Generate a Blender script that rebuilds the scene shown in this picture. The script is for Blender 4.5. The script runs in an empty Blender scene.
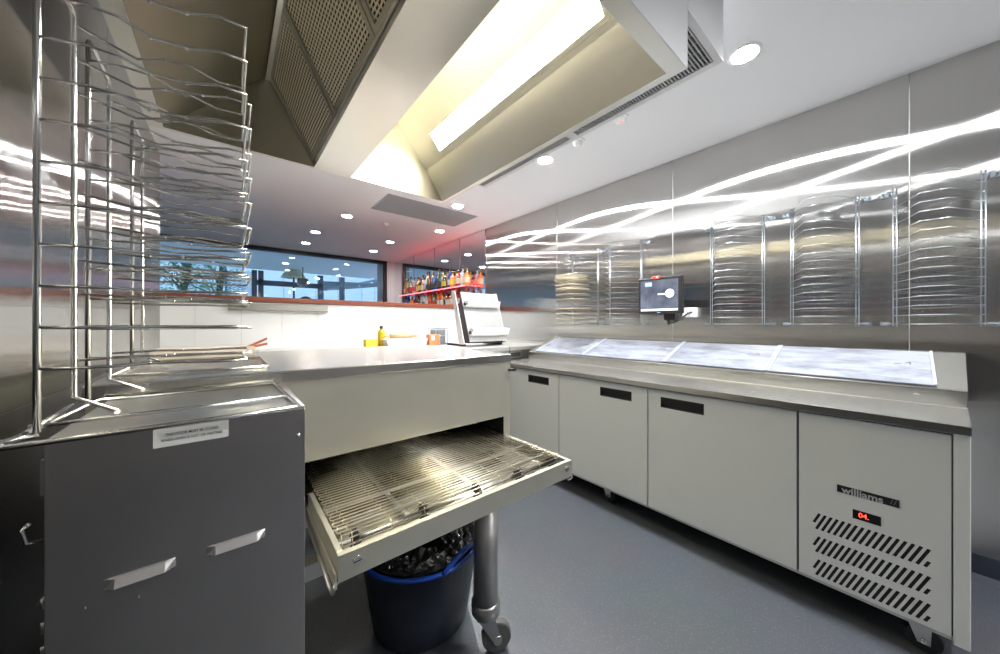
import bpy, math, random
from mathutils import Vector, Matrix
random.seed(7)
PI = math.pi
SC = bpy.context.scene
COL = SC.collection

# ------------------------------------------------------------------ camera, world, exposure
H = 1.21                      # eye height
ZC = 2.517                    # ceiling height
cam_d = bpy.data.cameras.new('camera'); cam = bpy.data.objects.new('camera', cam_d); COL.objects.link(cam)
cam_d.sensor_width = 36.0; cam_d.lens = 330.0 / 1000.0 * 36.0
cam.location = (0, 0, H); cam.rotation_euler = (PI / 2, 0, -math.radians(39.5))
cam_d.shift_y = -0.003; cam_d.clip_start = 0.02; cam_d.clip_end = 200
SC.camera = cam
SC.view_settings.view_transform = 'Standard'; SC.view_settings.look = 'None'
SC.view_settings.gamma = 1.0; SC.view_settings.use_curve_mapping = False
SC.view_settings.exposure = 0.0
SC.cycles.use_denoising = True
SC.cycles.max_bounces = 10; SC.cycles.glossy_bounces = 7; SC.cycles.diffuse_bounces = 5
SC.cycles.sample_clamp_indirect = 12.0
SC.cycles.caustics_reflective = True

world = bpy.data.worlds.new('sky'); SC.world = world; world.use_nodes = True
wn = world.node_tree.nodes['Background']
wn.inputs['Color'].default_value = (0.48, 0.70, 0.93, 1); wn.inputs['Strength'].default_value = 1.35

DOWN_L = 1650.0               # kitchen downlight radiance
HOOD_L = 125.0                # hood strip light radiance
BAR_L = 300.0                 # bar downlight radiance

# ------------------------------------------------------------------ materials
MATS = {}
def mat(name, col=(0.5, 0.5, 0.5), rough=0.5, metal=0.0, aniso=0.0, rot=0.0, emit=None, estr=0.0, noise=None, bump=None,
        spec=0.5, coat=0.0, alpha=None):
    """noise=(scale xyz, amount, rough_amount)  bump=(scale, strength)"""
    if name in MATS: return MATS[name]
    m = bpy.data.materials.new(name); m.use_nodes = True
    nt = m.node_tree; N = nt.nodes; L = nt.links
    b = N['Principled BSDF']
    b.inputs['Base Color'].default_value = (*col, 1); b.inputs['Roughness'].default_value = rough
    b.inputs['Metallic'].default_value = metal; b.inputs['Specular IOR Level'].default_value = spec
    b.inputs['Coat Weight'].default_value = coat
    if aniso:
        b.inputs['Anisotropic'].default_value = aniso; b.inputs['Anisotropic Rotation'].default_value = rot
        t = N.new('ShaderNodeTangent'); t.direction_type = 'UV_MAP'; t.uv_map = 'UVMap'
        L.new(t.outputs['Tangent'], b.inputs['Tangent'])
    if emit:
        b.inputs['Emission Color'].default_value = (*emit, 1); b.inputs['Emission Strength'].default_value = estr
    if noise:
        sc, amt, ra = noise
        tc = N.new('ShaderNodeTexCoord'); mp = N.new('ShaderNodeMapping'); mp.inputs['Scale'].default_value = sc
        nz = N.new('ShaderNodeTexNoise'); nz.inputs['Scale'].default_value = 1.0; nz.inputs['Detail'].default_value = 3
        L.new(tc.outputs['Object'], mp.inputs['Vector']); L.new(mp.outputs['Vector'], nz.inputs['Vector'])
        mx = N.new('ShaderNodeMix'); mx.data_type = 'RGBA'
        mx.inputs['A'].default_value = (*[c * (1 - amt) for c in col], 1)
        mx.inputs['B'].default_value = (*[min(1, c * (1 + amt)) for c in col], 1)
        L.new(nz.outputs['Fac'], mx.inputs['Factor']); L.new(mx.outputs['Result'], b.inputs['Base Color'])
        if ra:
            mr = N.new('ShaderNodeMapRange'); mr.inputs['From Min'].default_value = 0.3; mr.inputs['From Max'].default_value = 0.7
            mr.inputs['To Min'].default_value = max(0.02, rough - ra); mr.inputs['To Max'].default_value = rough + ra
            L.new(nz.outputs['Fac'], mr.inputs['Value']); L.new(mr.outputs['Result'], b.inputs['Roughness'])
    if bump:
        tc = N.new('ShaderNodeTexCoord'); mp = N.new('ShaderNodeMapping')
        s = bump[0]; mp.inputs['Scale'].default_value = s if isinstance(s, tuple) else (s, s, s)
        nz = N.new('ShaderNodeTexNoise'); nz.inputs['Scale'].default_value = 1.0
        bp = N.new('ShaderNodeBump'); bp.inputs['Strength'].default_value = bump[1]; bp.inputs['Distance'].default_value = 0.01
        L.new(tc.outputs['Object'], mp.inputs['Vector']); L.new(mp.outputs['Vector'], nz.inputs['Vector'])
        L.new(nz.outputs['Fac'], bp.inputs['Height']); L.new(bp.outputs['Normal'], b.inputs['Normal'])
    MATS[name] = m; return m

def brushed_wall(name, col, r, an):
    m = bpy.data.materials.new(name); m.use_nodes = True; N = m.node_tree.nodes; L = m.node_tree.links
    N.clear(); o = N.new('ShaderNodeOutputMaterial'); g = N.new('ShaderNodeBsdfAnisotropic'); g.distribution = 'GGX'
    g.inputs['Roughness'].default_value = r; g.inputs['Anisotropy'].default_value = an
    t = N.new('ShaderNodeTangent'); t.direction_type = 'UV_MAP'; t.uv_map = 'UVMap'; L.new(t.outputs['Tangent'], g.inputs['Tangent'])
    tc = N.new('ShaderNodeTexCoord'); mp = N.new('ShaderNodeMapping'); mp.inputs['Scale'].default_value = (130, 130, 1.2)
    nz = N.new('ShaderNodeTexNoise'); nz.inputs['Scale'].default_value = 1; nz.inputs['Detail'].default_value = 4
    L.new(tc.outputs['Object'], mp.inputs['Vector']); L.new(mp.outputs['Vector'], nz.inputs['Vector'])
    mx = N.new('ShaderNodeMix'); mx.data_type = 'RGBA'
    mx.inputs['A'].default_value = (*[c*0.97 for c in col], 1); mx.inputs['B'].default_value = (*[c*1.03 for c in col], 1)
    L.new(nz.outputs['Fac'], mx.inputs['Factor']); L.new(mx.outputs['Result'], g.inputs['Color'])
    L.new(g.outputs[0], o.inputs['Surface']); return m
steel_wall = brushed_wall('brushed_wall_steel', (0.60, 0.59, 0.57), 0.165, -0.90)
steel = mat('satin_steel', (0.62, 0.61, 0.58), 0.30, 1.0, 0.4)
steel_top = mat('worktop_steel', (0.68, 0.67, 0.64), 0.25, 1.0, 0.6, noise=((500, 12, 12), 0.03, 0.0))
steel_oven = mat('oven_steel', (0.56, 0.54, 0.465), 0.38, 0.72, 0.3, noise=((9, 9, 14), 0.06, 0.02))
steel_lid = mat('oven_lid_steel', (0.62, 0.605, 0.57), 0.22, 1.0)
steel_box = mat('dull_door_steel', (0.46, 0.44, 0.43), 0.30, 0.93, 0.5, noise=((6, 6, 5), 0.13, 0.0))
steel_hood = mat('hood_steel', (0.70, 0.68, 0.62), 0.30, 1.0, 0.2, noise=((5, 5, 5), 0.04, 0.0))
steel_bright = mat('bright_steel', (0.80, 0.79, 0.76), 0.18, 1.0)
chrome = mat('chrome_wire', (0.75, 0.75, 0.75), 0.16, 1.0)
greywire = mat('galvanised_wire', (0.48, 0.51, 0.55), 0.30, 1.0)
beltwire = mat('belt_wire', (0.74, 0.68, 0.54), 0.30, 1.0)
white_paint = mat('white_coated_panel', (0.83, 0.85, 0.85), 0.42, 0.0, bump=(3, 0.02))
white_tile = mat('white_wall_tile', (0.74, 0.74, 0.74), 0.25, bump=(4, 0.02))
grout = mat('grey_joint', (0.45, 0.45, 0.44), 0.8)
ceil_m = mat('ceiling_paint', (0.76, 0.76, 0.78), 0.75, noise=((2, 2, 2), 0.02, 0))
black = mat('black_plastic', (0.012, 0.012, 0.014), 0.4)
black_gloss = mat('black_gloss', (0.008, 0.008, 0.01), 0.12)
darkvoid = mat('dark_interior', (0.009, 0.009, 0.008), 0.7)
gasket = mat('grey_gasket', (0.10, 0.12, 0.13), 0.6)
wood = mat('stained_timber', (0.20, 0.048, 0.022), 0.35, noise=((3, 60, 60), 0.3, 0.1))
lightwood = mat('pale_timber', (0.55, 0.36, 0.18), 0.5, noise=((5, 60, 60), 0.2, 0))
rubber = mat('grey_rubber', (0.09, 0.09, 0.085), 0.6)
blue_plastic = mat('blue_plastic', (0.006, 0.06, 0.40), 0.35)
tub_plastic = mat('dark_tub_plastic', (0.022, 0.030, 0.048), 0.45)
bag_m = mat('black_bin_bag', (0.012, 0.012, 0.013), 0.14, bump=(26, 1.0), spec=0.8)
coving = mat('blue_grey_coving', (0.018, 0.023, 0.038), 0.5)
mirror_m = mat('mirror_glass', (0.82, 0.86, 0.88), 0.01, 1.0)
grille_m = mat('grey_grille', (0.42, 0.42, 0.42), 0.5, 0.2)
plenum_m = mat('plenum_steel', (0.62, 0.62, 0.62), 0.5, 0.2)
screen_alu = mat('aluminium_mesh_disc', (0.40, 0.35, 0.26), 0.5, 0.6)
blind_m = mat('vent_grey', (0.33, 0.34, 0.35), 0.6)
label_white = mat('label_paper', (0.75, 0.74, 0.70), 0.5)
ink = mat('dark_ink', (0.05, 0.05, 0.06), 0.6)
lens_m = mat('lamp_lens', (1, 1, 1), 0.5, emit=(0.96, 0.985, 1.0), estr=DOWN_L)
bar_lens = mat('bar_lamp_lens', (1, 1, 1), 0.5, emit=(1.0, 0.90, 0.84), estr=BAR_L)
tube_m = mat('fluorescent_diffuser', (1, 1, 1), 0.5, emit=(1.0, 0.94, 0.72), estr=HOOD_L)
pink_m = mat('pink_led', (1, .3, .4), 0.5, emit=(1.0, 0.10, 0.13), estr=3.5)
red_led = mat('red_led', (1, .1, .05), 0.5, emit=(1.0, 0.05, 0.02), estr=6)

def floor_mat():
    m = bpy.data.materials.new('speckled_vinyl'); m.use_nodes = True; N = m.node_tree.nodes; L = m.node_tree.links
    b = N['Principled BSDF']; b.inputs['Roughness'].default_value = 0.38
    tc = N.new('ShaderNodeTexCoord')
    v = N.new('ShaderNodeTexVoronoi'); v.inputs['Scale'].default_value = 140
    L.new(tc.outputs['Object'], v.inputs['Vector'])
    r = N.new('ShaderNodeValToRGB'); r.color_ramp.elements[0].position = 0.10; r.color_ramp.elements[1].position = 0.22
    r.color_ramp.elements[0].color = (0.19, 0.205, 0.225, 1); r.color_ramp.elements[1].color = (0.062, 0.068, 0.080, 1)
    L.new(v.outputs['Distance'], r.inputs['Fac'])
    n = N.new('ShaderNodeTexNoise'); n.inputs['Scale'].default_value = 3; n.inputs['Detail'].default_value = 6
    L.new(tc.outputs['Object'], n.inputs['Vector'])
    mx = N.new('ShaderNodeMix'); mx.data_type = 'RGBA'; mx.blend_type = 'MULTIPLY'; mx.inputs['Factor'].default_value = 0.25
    L.new(r.outputs['Color'], mx.inputs['A']); L.new(n.outputs['Color'], mx.inputs['B'])
    L.new(mx.outputs['Result'], b.inputs['Base Color'])
    return m
def filter_mat():
    m = bpy.data.materials.new('honeycomb_grease_filter'); m.use_nodes = True; N = m.node_tree.nodes; L = m.node_tree.links
    b = N['Principled BSDF']; b.inputs['Roughness'].default_value = 0.4; b.inputs['Metallic'].default_value = 0.8
    tc = N.new('ShaderNodeTexCoord'); mp = N.new('ShaderNodeMapping'); mp.inputs['Scale'].default_value = (1, 1, 1)
    L.new(tc.outputs['UV'], mp.inputs['Vector'])
    br = N.new('ShaderNodeTexBrick'); br.inputs['Scale'].default_value = 1.0
    br.inputs['Brick Width'].default_value = 0.021; br.inputs['Row Height'].default_value = 0.0125
    br.inputs['Mortar Size'].default_value = 0.0035; br.inputs['Mortar Smooth'].default_value = 0.3
    br.inputs['Color1'].default_value = (0.035, 0.028, 0.016, 1); br.inputs['Color2'].default_value = (0.10, 0.08, 0.05, 1)
    br.inputs['Mortar'].default_value = (0.95, 0.90, 0.78, 1)
    L.new(mp.outputs['Vector'], br.inputs['Vector']); L.new(br.outputs['Color'], b.inputs['Base Color'])
    bp = N.new('ShaderNodeBump'); bp.inputs['Strength'].default_value = 0.6; bp.inputs['Distance'].default_value = 0.004
    L.new(br.outputs['Fac'], bp.inputs['Height']); L.new(bp.outputs['Normal'], b.inputs['Normal'])
    return m
def frost_mat():
    m = bpy.data.materials.new('misted_plastic_lid'); m.use_nodes = True; N = m.node_tree.nodes; L = m.node_tree.links
    b = N['Principled BSDF']; b.inputs['Roughness'].default_value = 0.35
    tc = N.new('ShaderNodeTexCoord'); mp = N.new('ShaderNodeMapping'); mp.inputs['Scale'].default_value = (14, 5, 14)
    mp.inputs['Rotation'].default_value = (0, 0, 0.5)
    n = N.new('ShaderNodeTexNoise'); n.inputs['Scale'].default_value = 1; n.inputs['Detail'].default_value = 7; n.inputs['Roughness'].default_value = 0.68
    L.new(tc.outputs['Object'], mp.inputs['Vector']); L.new(mp.outputs['Vector'], n.inputs['Vector'])
    r = N.new('ShaderNodeValToRGB'); r.color_ramp.elements[0].position = 0.32; r.color_ramp.elements[1].position = 0.56
    r.color_ramp.elements[0].color = (0.10, 0.11, 0.14, 1); r.color_ramp.elements[1].color = (0.27, 0.285, 0.33, 1)
    L.new(n.outputs['Fac'], r.inputs['Fac']); L.new(r.outputs['Color'], b.inputs['Base Color'])
    n2 = N.new('ShaderNodeTexNoise'); n2.inputs['Scale'].default_value = 160
    L.new(tc.outputs['Object'], n2.inputs['Vector'])
    bp = N.new('ShaderNodeBump'); bp.inputs['Strength'].default_value = 0.35; bp.inputs['Distance'].default_value = 0.003
    L.new(n2.outputs['Fac'], bp.inputs['Height']); L.new(bp.outputs['Normal'], b.inputs['Normal'])
    return m
def glass_mat(name, tint, ior=1.45):
    m = bpy.data.materials.new(name); m.use_nodes = True; N = m.node_tree.nodes; L = m.node_tree.links
    N.clear(); o = N.new('ShaderNodeOutputMaterial'); tr = N.new('ShaderNodeBsdfTransparent'); gl = N.new('ShaderNodeBsdfGlossy')
    gl.inputs['Roughness'].default_value = 0.01; tr.inputs['Color'].default_value = (*tint, 1)
    fr = N.new('ShaderNodeFresnel'); fr.inputs['IOR'].default_value = ior; mx = N.new('ShaderNodeMixShader')
    L.new(fr.outputs['Fac'], mx.inputs['Fac']); L.new(tr.outputs[0], mx.inputs[1]); L.new(gl.outputs[0], mx.inputs[2])
    L.new(mx.outputs[0], o.inputs['Surface'])
    return m
floor_m = floor_mat(); filter_m = filter_mat(); frost = frost_mat(); window_glass = glass_mat('window_glass', (0.84, 0.92, 0.98), 1.5)

# ------------------------------------------------------------------ mesh builder
class MB:
    def __init__(s): s.v = []; s.f = []; s.s = []
    def add(s, vs, fs, smooth=False):
        o = len(s.v); s.v += [tuple(p) for p in vs]
        for f in fs: s.f.append([i + o for i in f]); s.s.append(smooth)
        return s
    def box(s, x0, x1, y0, y1, z0, z1):
        x0, x1 = min(x0, x1), max(x0, x1); y0, y1 = min(y0, y1), max(y0, y1); z0, z1 = min(z0, z1), max(z0, z1)
        v = [(x0,y0,z0),(x1,y0,z0),(x1,y1,z0),(x0,y1,z0),(x0,y0,z1),(x1,y0,z1),(x1,y1,z1),(x0,y1,z1)]
        return s.add(v, [(0,3,2,1),(4,5,6,7),(0,1,5,4),(1,2,6,5),(2,3,7,6),(3,0,4,7)])
    def prism(s, poly, axis, a, b):
        """poly: 2D points; axis 'x': (y,z), 'y': (x,z), 'z': (x,y); extruded a..b"""
        def P(p, t):
            return {'x': (t, p[0], p[1]), 'y': (p[0], t, p[1]), 'z': (p[0], p[1], t)}[axis]
        n = len(poly); A = sum(poly[i][0]*poly[(i+1)%n][1]-poly[(i+1)%n][0]*poly[i][1] for i in range(n))
        if A < 0: poly = poly[::-1]
        if axis == 'y': poly = poly[::-1]
        if a > b: a, b = b, a
        v = [P(p, a) for p in poly] + [P(p, b) for p in poly]
        fs = [tuple(range(n))[::-1], tuple(range(n, 2*n))] + [(i, (i+1)%n, n+(i+1)%n, n+i) for i in range(n)]
        return s.add(v, fs)
    def hexa(s, a, b):
        """a, b: two 4-point loops"""
        return s.add(list(a)+list(b), [(0,3,2,1),(4,5,6,7),(0,1,5,4),(1,2,6,5),(2,3,7,6),(3,0,4,7)])
    def slab(s, quad, t):
        """thick plate from 4 corner points, thickness t along the normal"""
        q = [Vector(p) for p in quad]; n = (q[1]-q[0]).cross(q[3]-q[0]).normalized()*t
        return s.hexa([tuple(p) for p in q], [tuple(p+n) for p in q])
    def tube(s, pts, r, n=6, closed=False, caps=True):
        P = [Vector(p) for p in pts]; m = len(P); vs = []; fs = []
        up = None
        for i in range(m):
            if closed: t = (P[(i+1) % m]-P[i-1])
            else: t = P[min(i+1, m-1)]-P[max(i-1, 0)]
            t.normalize()
            if up is None:
                up = Vector((0,0,1)) if abs(t.z) < 0.9 else Vector((1,0,0))
            a = (up - t*up.dot(t))
            if a.length < 1e-4: a = t.orthogonal()
            a.normalize(); b = t.cross(a); up = a
            k = 1.0
            if 0 < i < m-1 or closed:
                d1 = (P[i]-P[i-1]).normalized(); d2 = (P[(i+1) % m]-P[i]).normalized()
                k = 1/max(0.5, math.sqrt(max(0.0, (1+d1.dot(d2))/2)))
            for j in range(n):
                an = 2*PI*j/n; vs.append(P[i]+(a*math.cos(an)+b*math.sin(an))*r*(k if False else 1))
        segs = m if closed else m-1
        for i in range(segs):
            for j in range(n):
                i2 = (i+1) % m
                fs.append((i*n+j, i*n+(j+1) % n, i2*n+(j+1) % n, i2*n+j))
        s.add(vs, fs, True)
        if caps and not closed:
            o = len(s.v)-len(vs)
            s.f.append([o+j for j in range(n)][::-1]); s.s.append(False)
            s.f.append([o+(m-1)*n+j for j in range(n)]); s.s.append(False)
        return s
    def cyl(s, p0, p1, r0, r1=None, n=20):
        r1 = r0 if r1 is None else r1
        p0, p1 = Vector(p0), Vector(p1); t = (p1-p0).normalized(); a = t.orthogonal().normalized(); b = t.cross(a)
        vs = [p0+(a*math.cos(2*PI*j/n)+b*math.sin(2*PI*j/n))*r0 for j in range(n)]+[p1+(a*math.cos(2*PI*j/n)+b*math.sin(2*PI*j/n))*r1 for j in range(n)]
        s.add(vs, [(j, (j+1) % n, n+(j+1) % n, n+j) for j in range(n)], True)
        o = len(s.v)-2*n
        s.f.append([o+j for j in range(n)][::-1]); s.s.append(False)
        s.f.append([o+n+j for j in range(n)]); s.s.append(False)
        return s
    def lathe(s, prof, c=(0,0,0), n=24, wob=None):
        """prof: (r,z) list bottom to top (outward faces)"""
        vs = []
        for k, (r, z) in enumerate(prof):
            for j in range(n):
                a = 2*PI*j/n; rr = r*(wob(a, k) if wob else 1)
                vs.append((c[0]+rr*math.cos(a), c[1]+rr*math.sin(a), c[2]+z))
        fs = [(k*n+j, k*n+(j+1) % n, (k+1)*n+(j+1) % n, (k+1)*n+j) for k in range(len(prof)-1) for j in range(n)]
        return s.add(vs, fs, True)
    def sphere(s, c, r, n=12, sc=(1,1,1)):
        prof = [(max(1e-4, r*math.sin(PI*k/n)), -r*math.cos(PI*k/n)) for k in range(n+1)]
        vs = []
        for (rr, z) in prof:
            for j in range(n*2):
                a = PI*j/n; vs.append((c[0]+rr*math.cos(a)*sc[0], c[1]+rr*math.sin(a)*sc[1], c[2]+z*sc[2]))
        m = 2*n
        return s.add(vs, [(k*m+j, k*m+(j+1) % m, (k+1)*m+(j+1) % m, (k+1)*m+j) for k in range(n) for j in range(m)], True)

def wloc(o):
    v = Vector(o.location)
    return v + (wloc(o.parent) if o.parent else Vector((0,0,0)))
def obj(name, mb, m, parent=None, bevel=0.0, seg=2, org=None):
    """link the mesh; geometry is given in world space unless the parent sits at the origin"""
    me = bpy.data.meshes.new(name)
    off = wloc(parent) if parent is not None else (Vector(org) if org else Vector((0,0,0)))
    me.from_pydata([(p[0]-off.x, p[1]-off.y, p[2]-off.z) for p in mb.v], [], mb.f)
    me.polygons.foreach_set('use_smooth', mb.s)
    uv = me.uv_layers.new(name='UVMap')
    dat = []
    for p in me.polygons:
        n = p.normal; ax = max(range(3), key=lambda i: abs(n[i]))
        for vi in p.vertices:
            c = me.vertices[vi].co
            dat += [(c.y, c.z), (c.x, c.z), (c.x, c.y)][ax]
    uv.data.foreach_set('uv', dat)
    me.materials.append(m); me.update()
    o = bpy.data.objects.new(name, me); COL.objects.link(o)
    if parent is not None: o.parent = parent
    elif org: o.location = org
    if bevel:
        bv = o.modifiers.new('bevel', 'BEVEL'); bv.width = bevel; bv.segments = seg; bv.limit_method = 'ANGLE'; bv.angle_limit = 0.6
    return o
def thing(name, label, cat, loc=(0,0,0), rz=0, group=None):
    o = bpy.data.objects.new(name, None); COL.objects.link(o); o.empty_display_size = 0.05
    o.location = loc; o.rotation_euler = (0,0,rz); return tag(o, label, cat, group)
def tag(o, label, cat, group=None):
    o['label'] = label; o['category'] = cat
    if group: o['group'] = group
    return o
def struct(name, mb, m, parent=None, bevel=0.0):
    o = obj(name, mb, m, parent, bevel)
    if parent is None: o['kind'] = 'structure'
    return o
def children(o): return list(o.children)
def copy_tree(o, parent=None):
    c = o.copy(); COL.objects.link(c); c.parent = parent
    for ch in children(o): copy_tree(ch, c)
    return c
def text(name, body, size, m, parent, loc, rot, depth=0.0004, sx=1.0, bold=0.0, align='CENTER'):
    cu = bpy.data.curves.new(name, 'FONT'); cu.body = body; cu.size = size; cu.extrude = depth; cu.offset = bold
    cu.align_x = align; cu.align_y = 'CENTER'
    t = bpy.data.objects.new(name, cu); COL.objects.link(t)
    dg = bpy.context.evaluated_depsgraph_get()
    me = bpy.data.meshes.new_from_object(t.evaluated_get(dg)); bpy.data.objects.remove(t)
    me.materials.clear(); me.materials.append(m)
    o = bpy.data.objects.new(name, me); COL.objects.link(o); o.parent = parent
    off = wloc(parent) if parent is not None else Vector((0,0,0))
    o.location = Vector(loc)-off; o.rotation_euler = rot; o.scale = (sx, 1, 1)
    return o

# ------------------------------------------------------------------ the room
XR, XL = 2.74, -0.405         # steel walls
YB, YF = 3.63, 6.86           # bar counter face, window wall
struct('floor', MB().box(-3.4, 2.9, -3.2, 7.0, -0.1, 0), floor_m)
struct('ceiling', MB().box(-3.4, 2.9, -3.2, 7.0, ZC, ZC+0.1), ceil_m)
wr = struct('wall_right', MB().box(XR, XR+0.1, -3.2, YB, 0, ZC), steel_wall)
w2 = MB()
for y in (2.357, 1.155, -0.03, -1.23): w2.box(XR-0.0012, XR+0.001, y-0.0018, y+0.0018, 0.1, ZC-0.002)
struct('panel_joint', w2, mat('joint_steel', (0.42, 0.42, 0.41), 0.5, 1.0), wr)
struct('wall_bar_side', MB().box(XR+0.02, XR+0.1, YB, 7.0, 0, ZC), ceil_m)
wl = struct('wall_left', MB().box(XL-0.1, XL, -3.2, YB, 0, ZC), steel_wall)
w2 = MB()
for y in (2.2, 1.0, -0.2): w2.box(XL-0.001, XL+0.0012, y-0.0015, y+0.0015, 0.1, ZC-0.002)
struct('panel_joint', w2, mat('joint_steel', (0.42, 0.42, 0.41), 0.5, 1.0), wl)
struct('wall_shade_1', MB().box(XL, XL+0.0015, -1.5, YB-0.9, 0.12, 1.0), mat('painted_shade_sheet', (0.06, 0.055, 0.05), 0.3, 0.9))  # dark sheet added in place of shade and reflection low on the wall
struct('wall_back', MB().box(XL-0.1, XR+0.1, -3.3, -3.2, 0, ZC), mat('rear_wall_grey', (0.16, 0.15, 0.15), 0.6))
struct('wall_bar_left', MB().box(-3.5, -3.4, 3.6, 7.0, 0, ZC), ceil_m)
struct('wall_far', MB().box(2.56, 2.90, YF, YF+0.12, 0, ZC).box(-3.4, 2.56, YF, YF+0.12, 0, 0.95), ceil_m)
cv = MB().prism([(XR, 0.0), (XR-0.03, 0.0), (XR-0.008, 0.03), (XR-0.003, 0.12), (XR, 0.12)], 'y', -3.2, YB)
struct('baseboard_right', cv, coving)
cv = MB().prism([(XL, 0.0), (XL+0.03, 0.0), (XL+0.008, 0.03), (XL+0.003, 0.12), (XL, 0.12)], 'y', -3.2, YB)
struct('baseboard_left', cv, coving)

# window in the far wall
wf = MB()
wf.box(-3.4, 2.56, YF-0.05, YF+0.05, ZC-0.065, ZC-0.001); wf.box(2.50, 2.56, YF-0.05, YF+0.05, 0.95, ZC-0.065)
wf.box(-3.4, 2.50, YF-0.05, YF+0.05, 0.95, 1.0)
win = struct('window_1', wf, mat('black_frame', (0.012, 0.013, 0.016), 0.4))
obj('window_pane', MB().box(-3.39, 2.50, YF-0.004, YF+0.004, 1.0, ZC-0.065), window_glass, win)
obj('window_jamb', MB().box(2.40, 2.498, YF+0.01, YF+0.07, 1.0, ZC-0.065), mat('grey_jamb', (0.34, 0.36, 0.38), 0.5), win)
obj('window_mullion', MB().box(-0.02, 0.02, YF-0.03, YF-0.006, 1.0, 1.02), mat('grey_jamb', (0.34, 0.36, 0.38), 0.5), win)

# bar counter that closes the kitchen: white tiled face, timber top
bar = thing('bar_counter', 'long bar counter with white panelled kitchen face and red timber top', 'bar counter', (1.0, YB, 0))
p = MB().box(-3.38, XR, YB+0.004, YB+0.14, 0, 1.405)
obj('core', p, grout, bar)
p = MB(); xs = [-3.38+0.0]; x = -0.206-0.295*10
while x < XR: xs.append(x) if x > -3.3 else None; x += 0.295
xs.append(XR)
for a, b in zip(xs[:-1], xs[1:]):
    if b-a > 0.01: p.box(a+0.0012, b-0.0012, YB, YB+0.006, 0, 0.66); p.box(a+0.0012, b-0.0012, YB, YB+0.006, 0.663, 1.40)
obj('tile_panel', p, white_tile, bar)
obj('timber_top', MB().box(-3.38, XR-0.002, YB-0.02, YB+0.42, 1.405, 1.452), wood, bar, 0.004)

# mirror panels on the bar's side wall
ys = [YB+0.002, 4.29, 5.08, 5.90, 6.855]
nm = ['nearest the kitchen', 'second from the kitchen', 'third from the kitchen', 'farthest, beside the window']
for k in range(4):
    r = thing('mirror_panel', 'tall mirror panel behind the bottle shelves, '+nm[k], 'mirror', (XR, (ys[k]+ys[k+1])/2, 0.05), 0, 'mirror panels behind the bar')
    obj('glass', MB().box(XR-0.002, XR+0.015, ys[k]+0.006, ys[k+1]-0.006, 0.05, ZC-0.004), mirror_m, r)
    obj('edge_strip', MB().box(XR-0.004, XR+0.012, ys[k]-0.006, ys[k]+0.006, 0.05, ZC-0.004), mat('dark_edge', (0.10, 0.05, 0.05), 0.4), r)

# ------------------------------------------------------------------ ceiling fittings
def downlight(x, y, r, m, label, group):
    t = thing('downlight', label, 'ceiling light', (x, y, ZC), 0, group)
    prof = [(r*0.98, -0.004), (r*1.25, -0.005), (r*1.30, 0.0)]
    obj('trim_ring', MB().lathe(prof, (x, y, ZC), 28), mat('white_trim', (0.8, 0.8, 0.8), 0.4), t)
    obj('lens', MB().cyl((x, y, ZC-0.0035), (x, y, ZC-0.001), r, r, 28), m, t)
KL = [(1.93, 0.48, 'bright round ceiling downlight nearest, beside the end of the hood'),
      (1.95, 1.80, 'bright round ceiling downlight halfway along the hood'),
      (1.965, 3.12, 'bright round ceiling downlight beyond the hood, in front of the grey ceiling grille')]
for x, y, l in KL: downlight(x, y, 0.055, lens_m, l, 'kitchen ceiling downlights')
downlight(1.93, -0.84, 0.055, lens_m, 'round ceiling downlight behind the prep fridge end', 'kitchen ceiling downlights')
downlight(1.93, -2.16, 0.055, lens_m, 'round ceiling downlight near the rear wall', 'kitchen ceiling downlights')
def at_z(px, py, z):
    u = (px-500)/330.0; d = (z-H)*330.0/(324-py)
    return ((0.636+0.772*u)*d, (0.772-0.636*u)*d)
BL = [((439.7, 231), 'small bar downlight nearest the mirror wall'), ((347, 216), 'small bar downlight nearest the kitchen hood'),
      ((315.6, 232), 'small bar downlight, left one of the middle pair'), ((306, 243), 'small bar downlight close to the window, leftmost'),
      ((390, 242), 'small bar downlight left of the red glow'), ((373.6, 251), 'small bar downlight close to the window head')]
for (px, l) in BL:
    x, y = at_z(px[0], px[1], ZC); downlight(x, y, 0.055, bar_lens, l, 'small downlights over the bar')
# grey ceiling grille beyond the hood
g = thing('ceiling_grille', 'flat grey return air grille in the ceiling beyond the hood', 'vent', (1.79, 3.5, ZC))
obj('grille_frame', MB().box(1.24, 2.34, 3.26, 3.80, ZC-0.004, ZC-0.0005), blind_m, g)
p = MB()
for k in range(26): y = 3.28+k*0.02; p.box(1.26, 2.32, y, y+0.012, ZC-0.008, ZC-0.003)
obj('slats', p, blind_m, g)
for (px, py, l) in ((386, 223.5, 'small round smoke detector beyond the ceiling grille'), (578, 141, 'small white ceiling sensor between two bright downlights'),
                    (621, 118, 'small ceiling detector with a red light beside the hood')):
    x, y = at_z(px, py, ZC)
    t = thing('smoke_detector', l, 'smoke detector', (x, y, ZC))
    obj('base_ring', MB().cyl((x, y, ZC-0.008), (x, y, ZC), 0.045, 0.048, 20), mat('white_trim', (0.8, 0.8, 0.8), 0.4), t)
    obj('cap', MB().lathe([(0.018, -0.032), (0.03, -0.026), (0.034, -0.008)], (x, y, ZC), 18).cyl((x, y, ZC-0.033), (x, y, ZC-0.031), 0.018), mat('white_trim', (0.8, 0.8, 0.8), 0.4), t)
    if px == 621: obj('indicator', MB().sphere((x-0.012, y-0.012, ZC-0.033), 0.004, 6), red_led, t)

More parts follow.
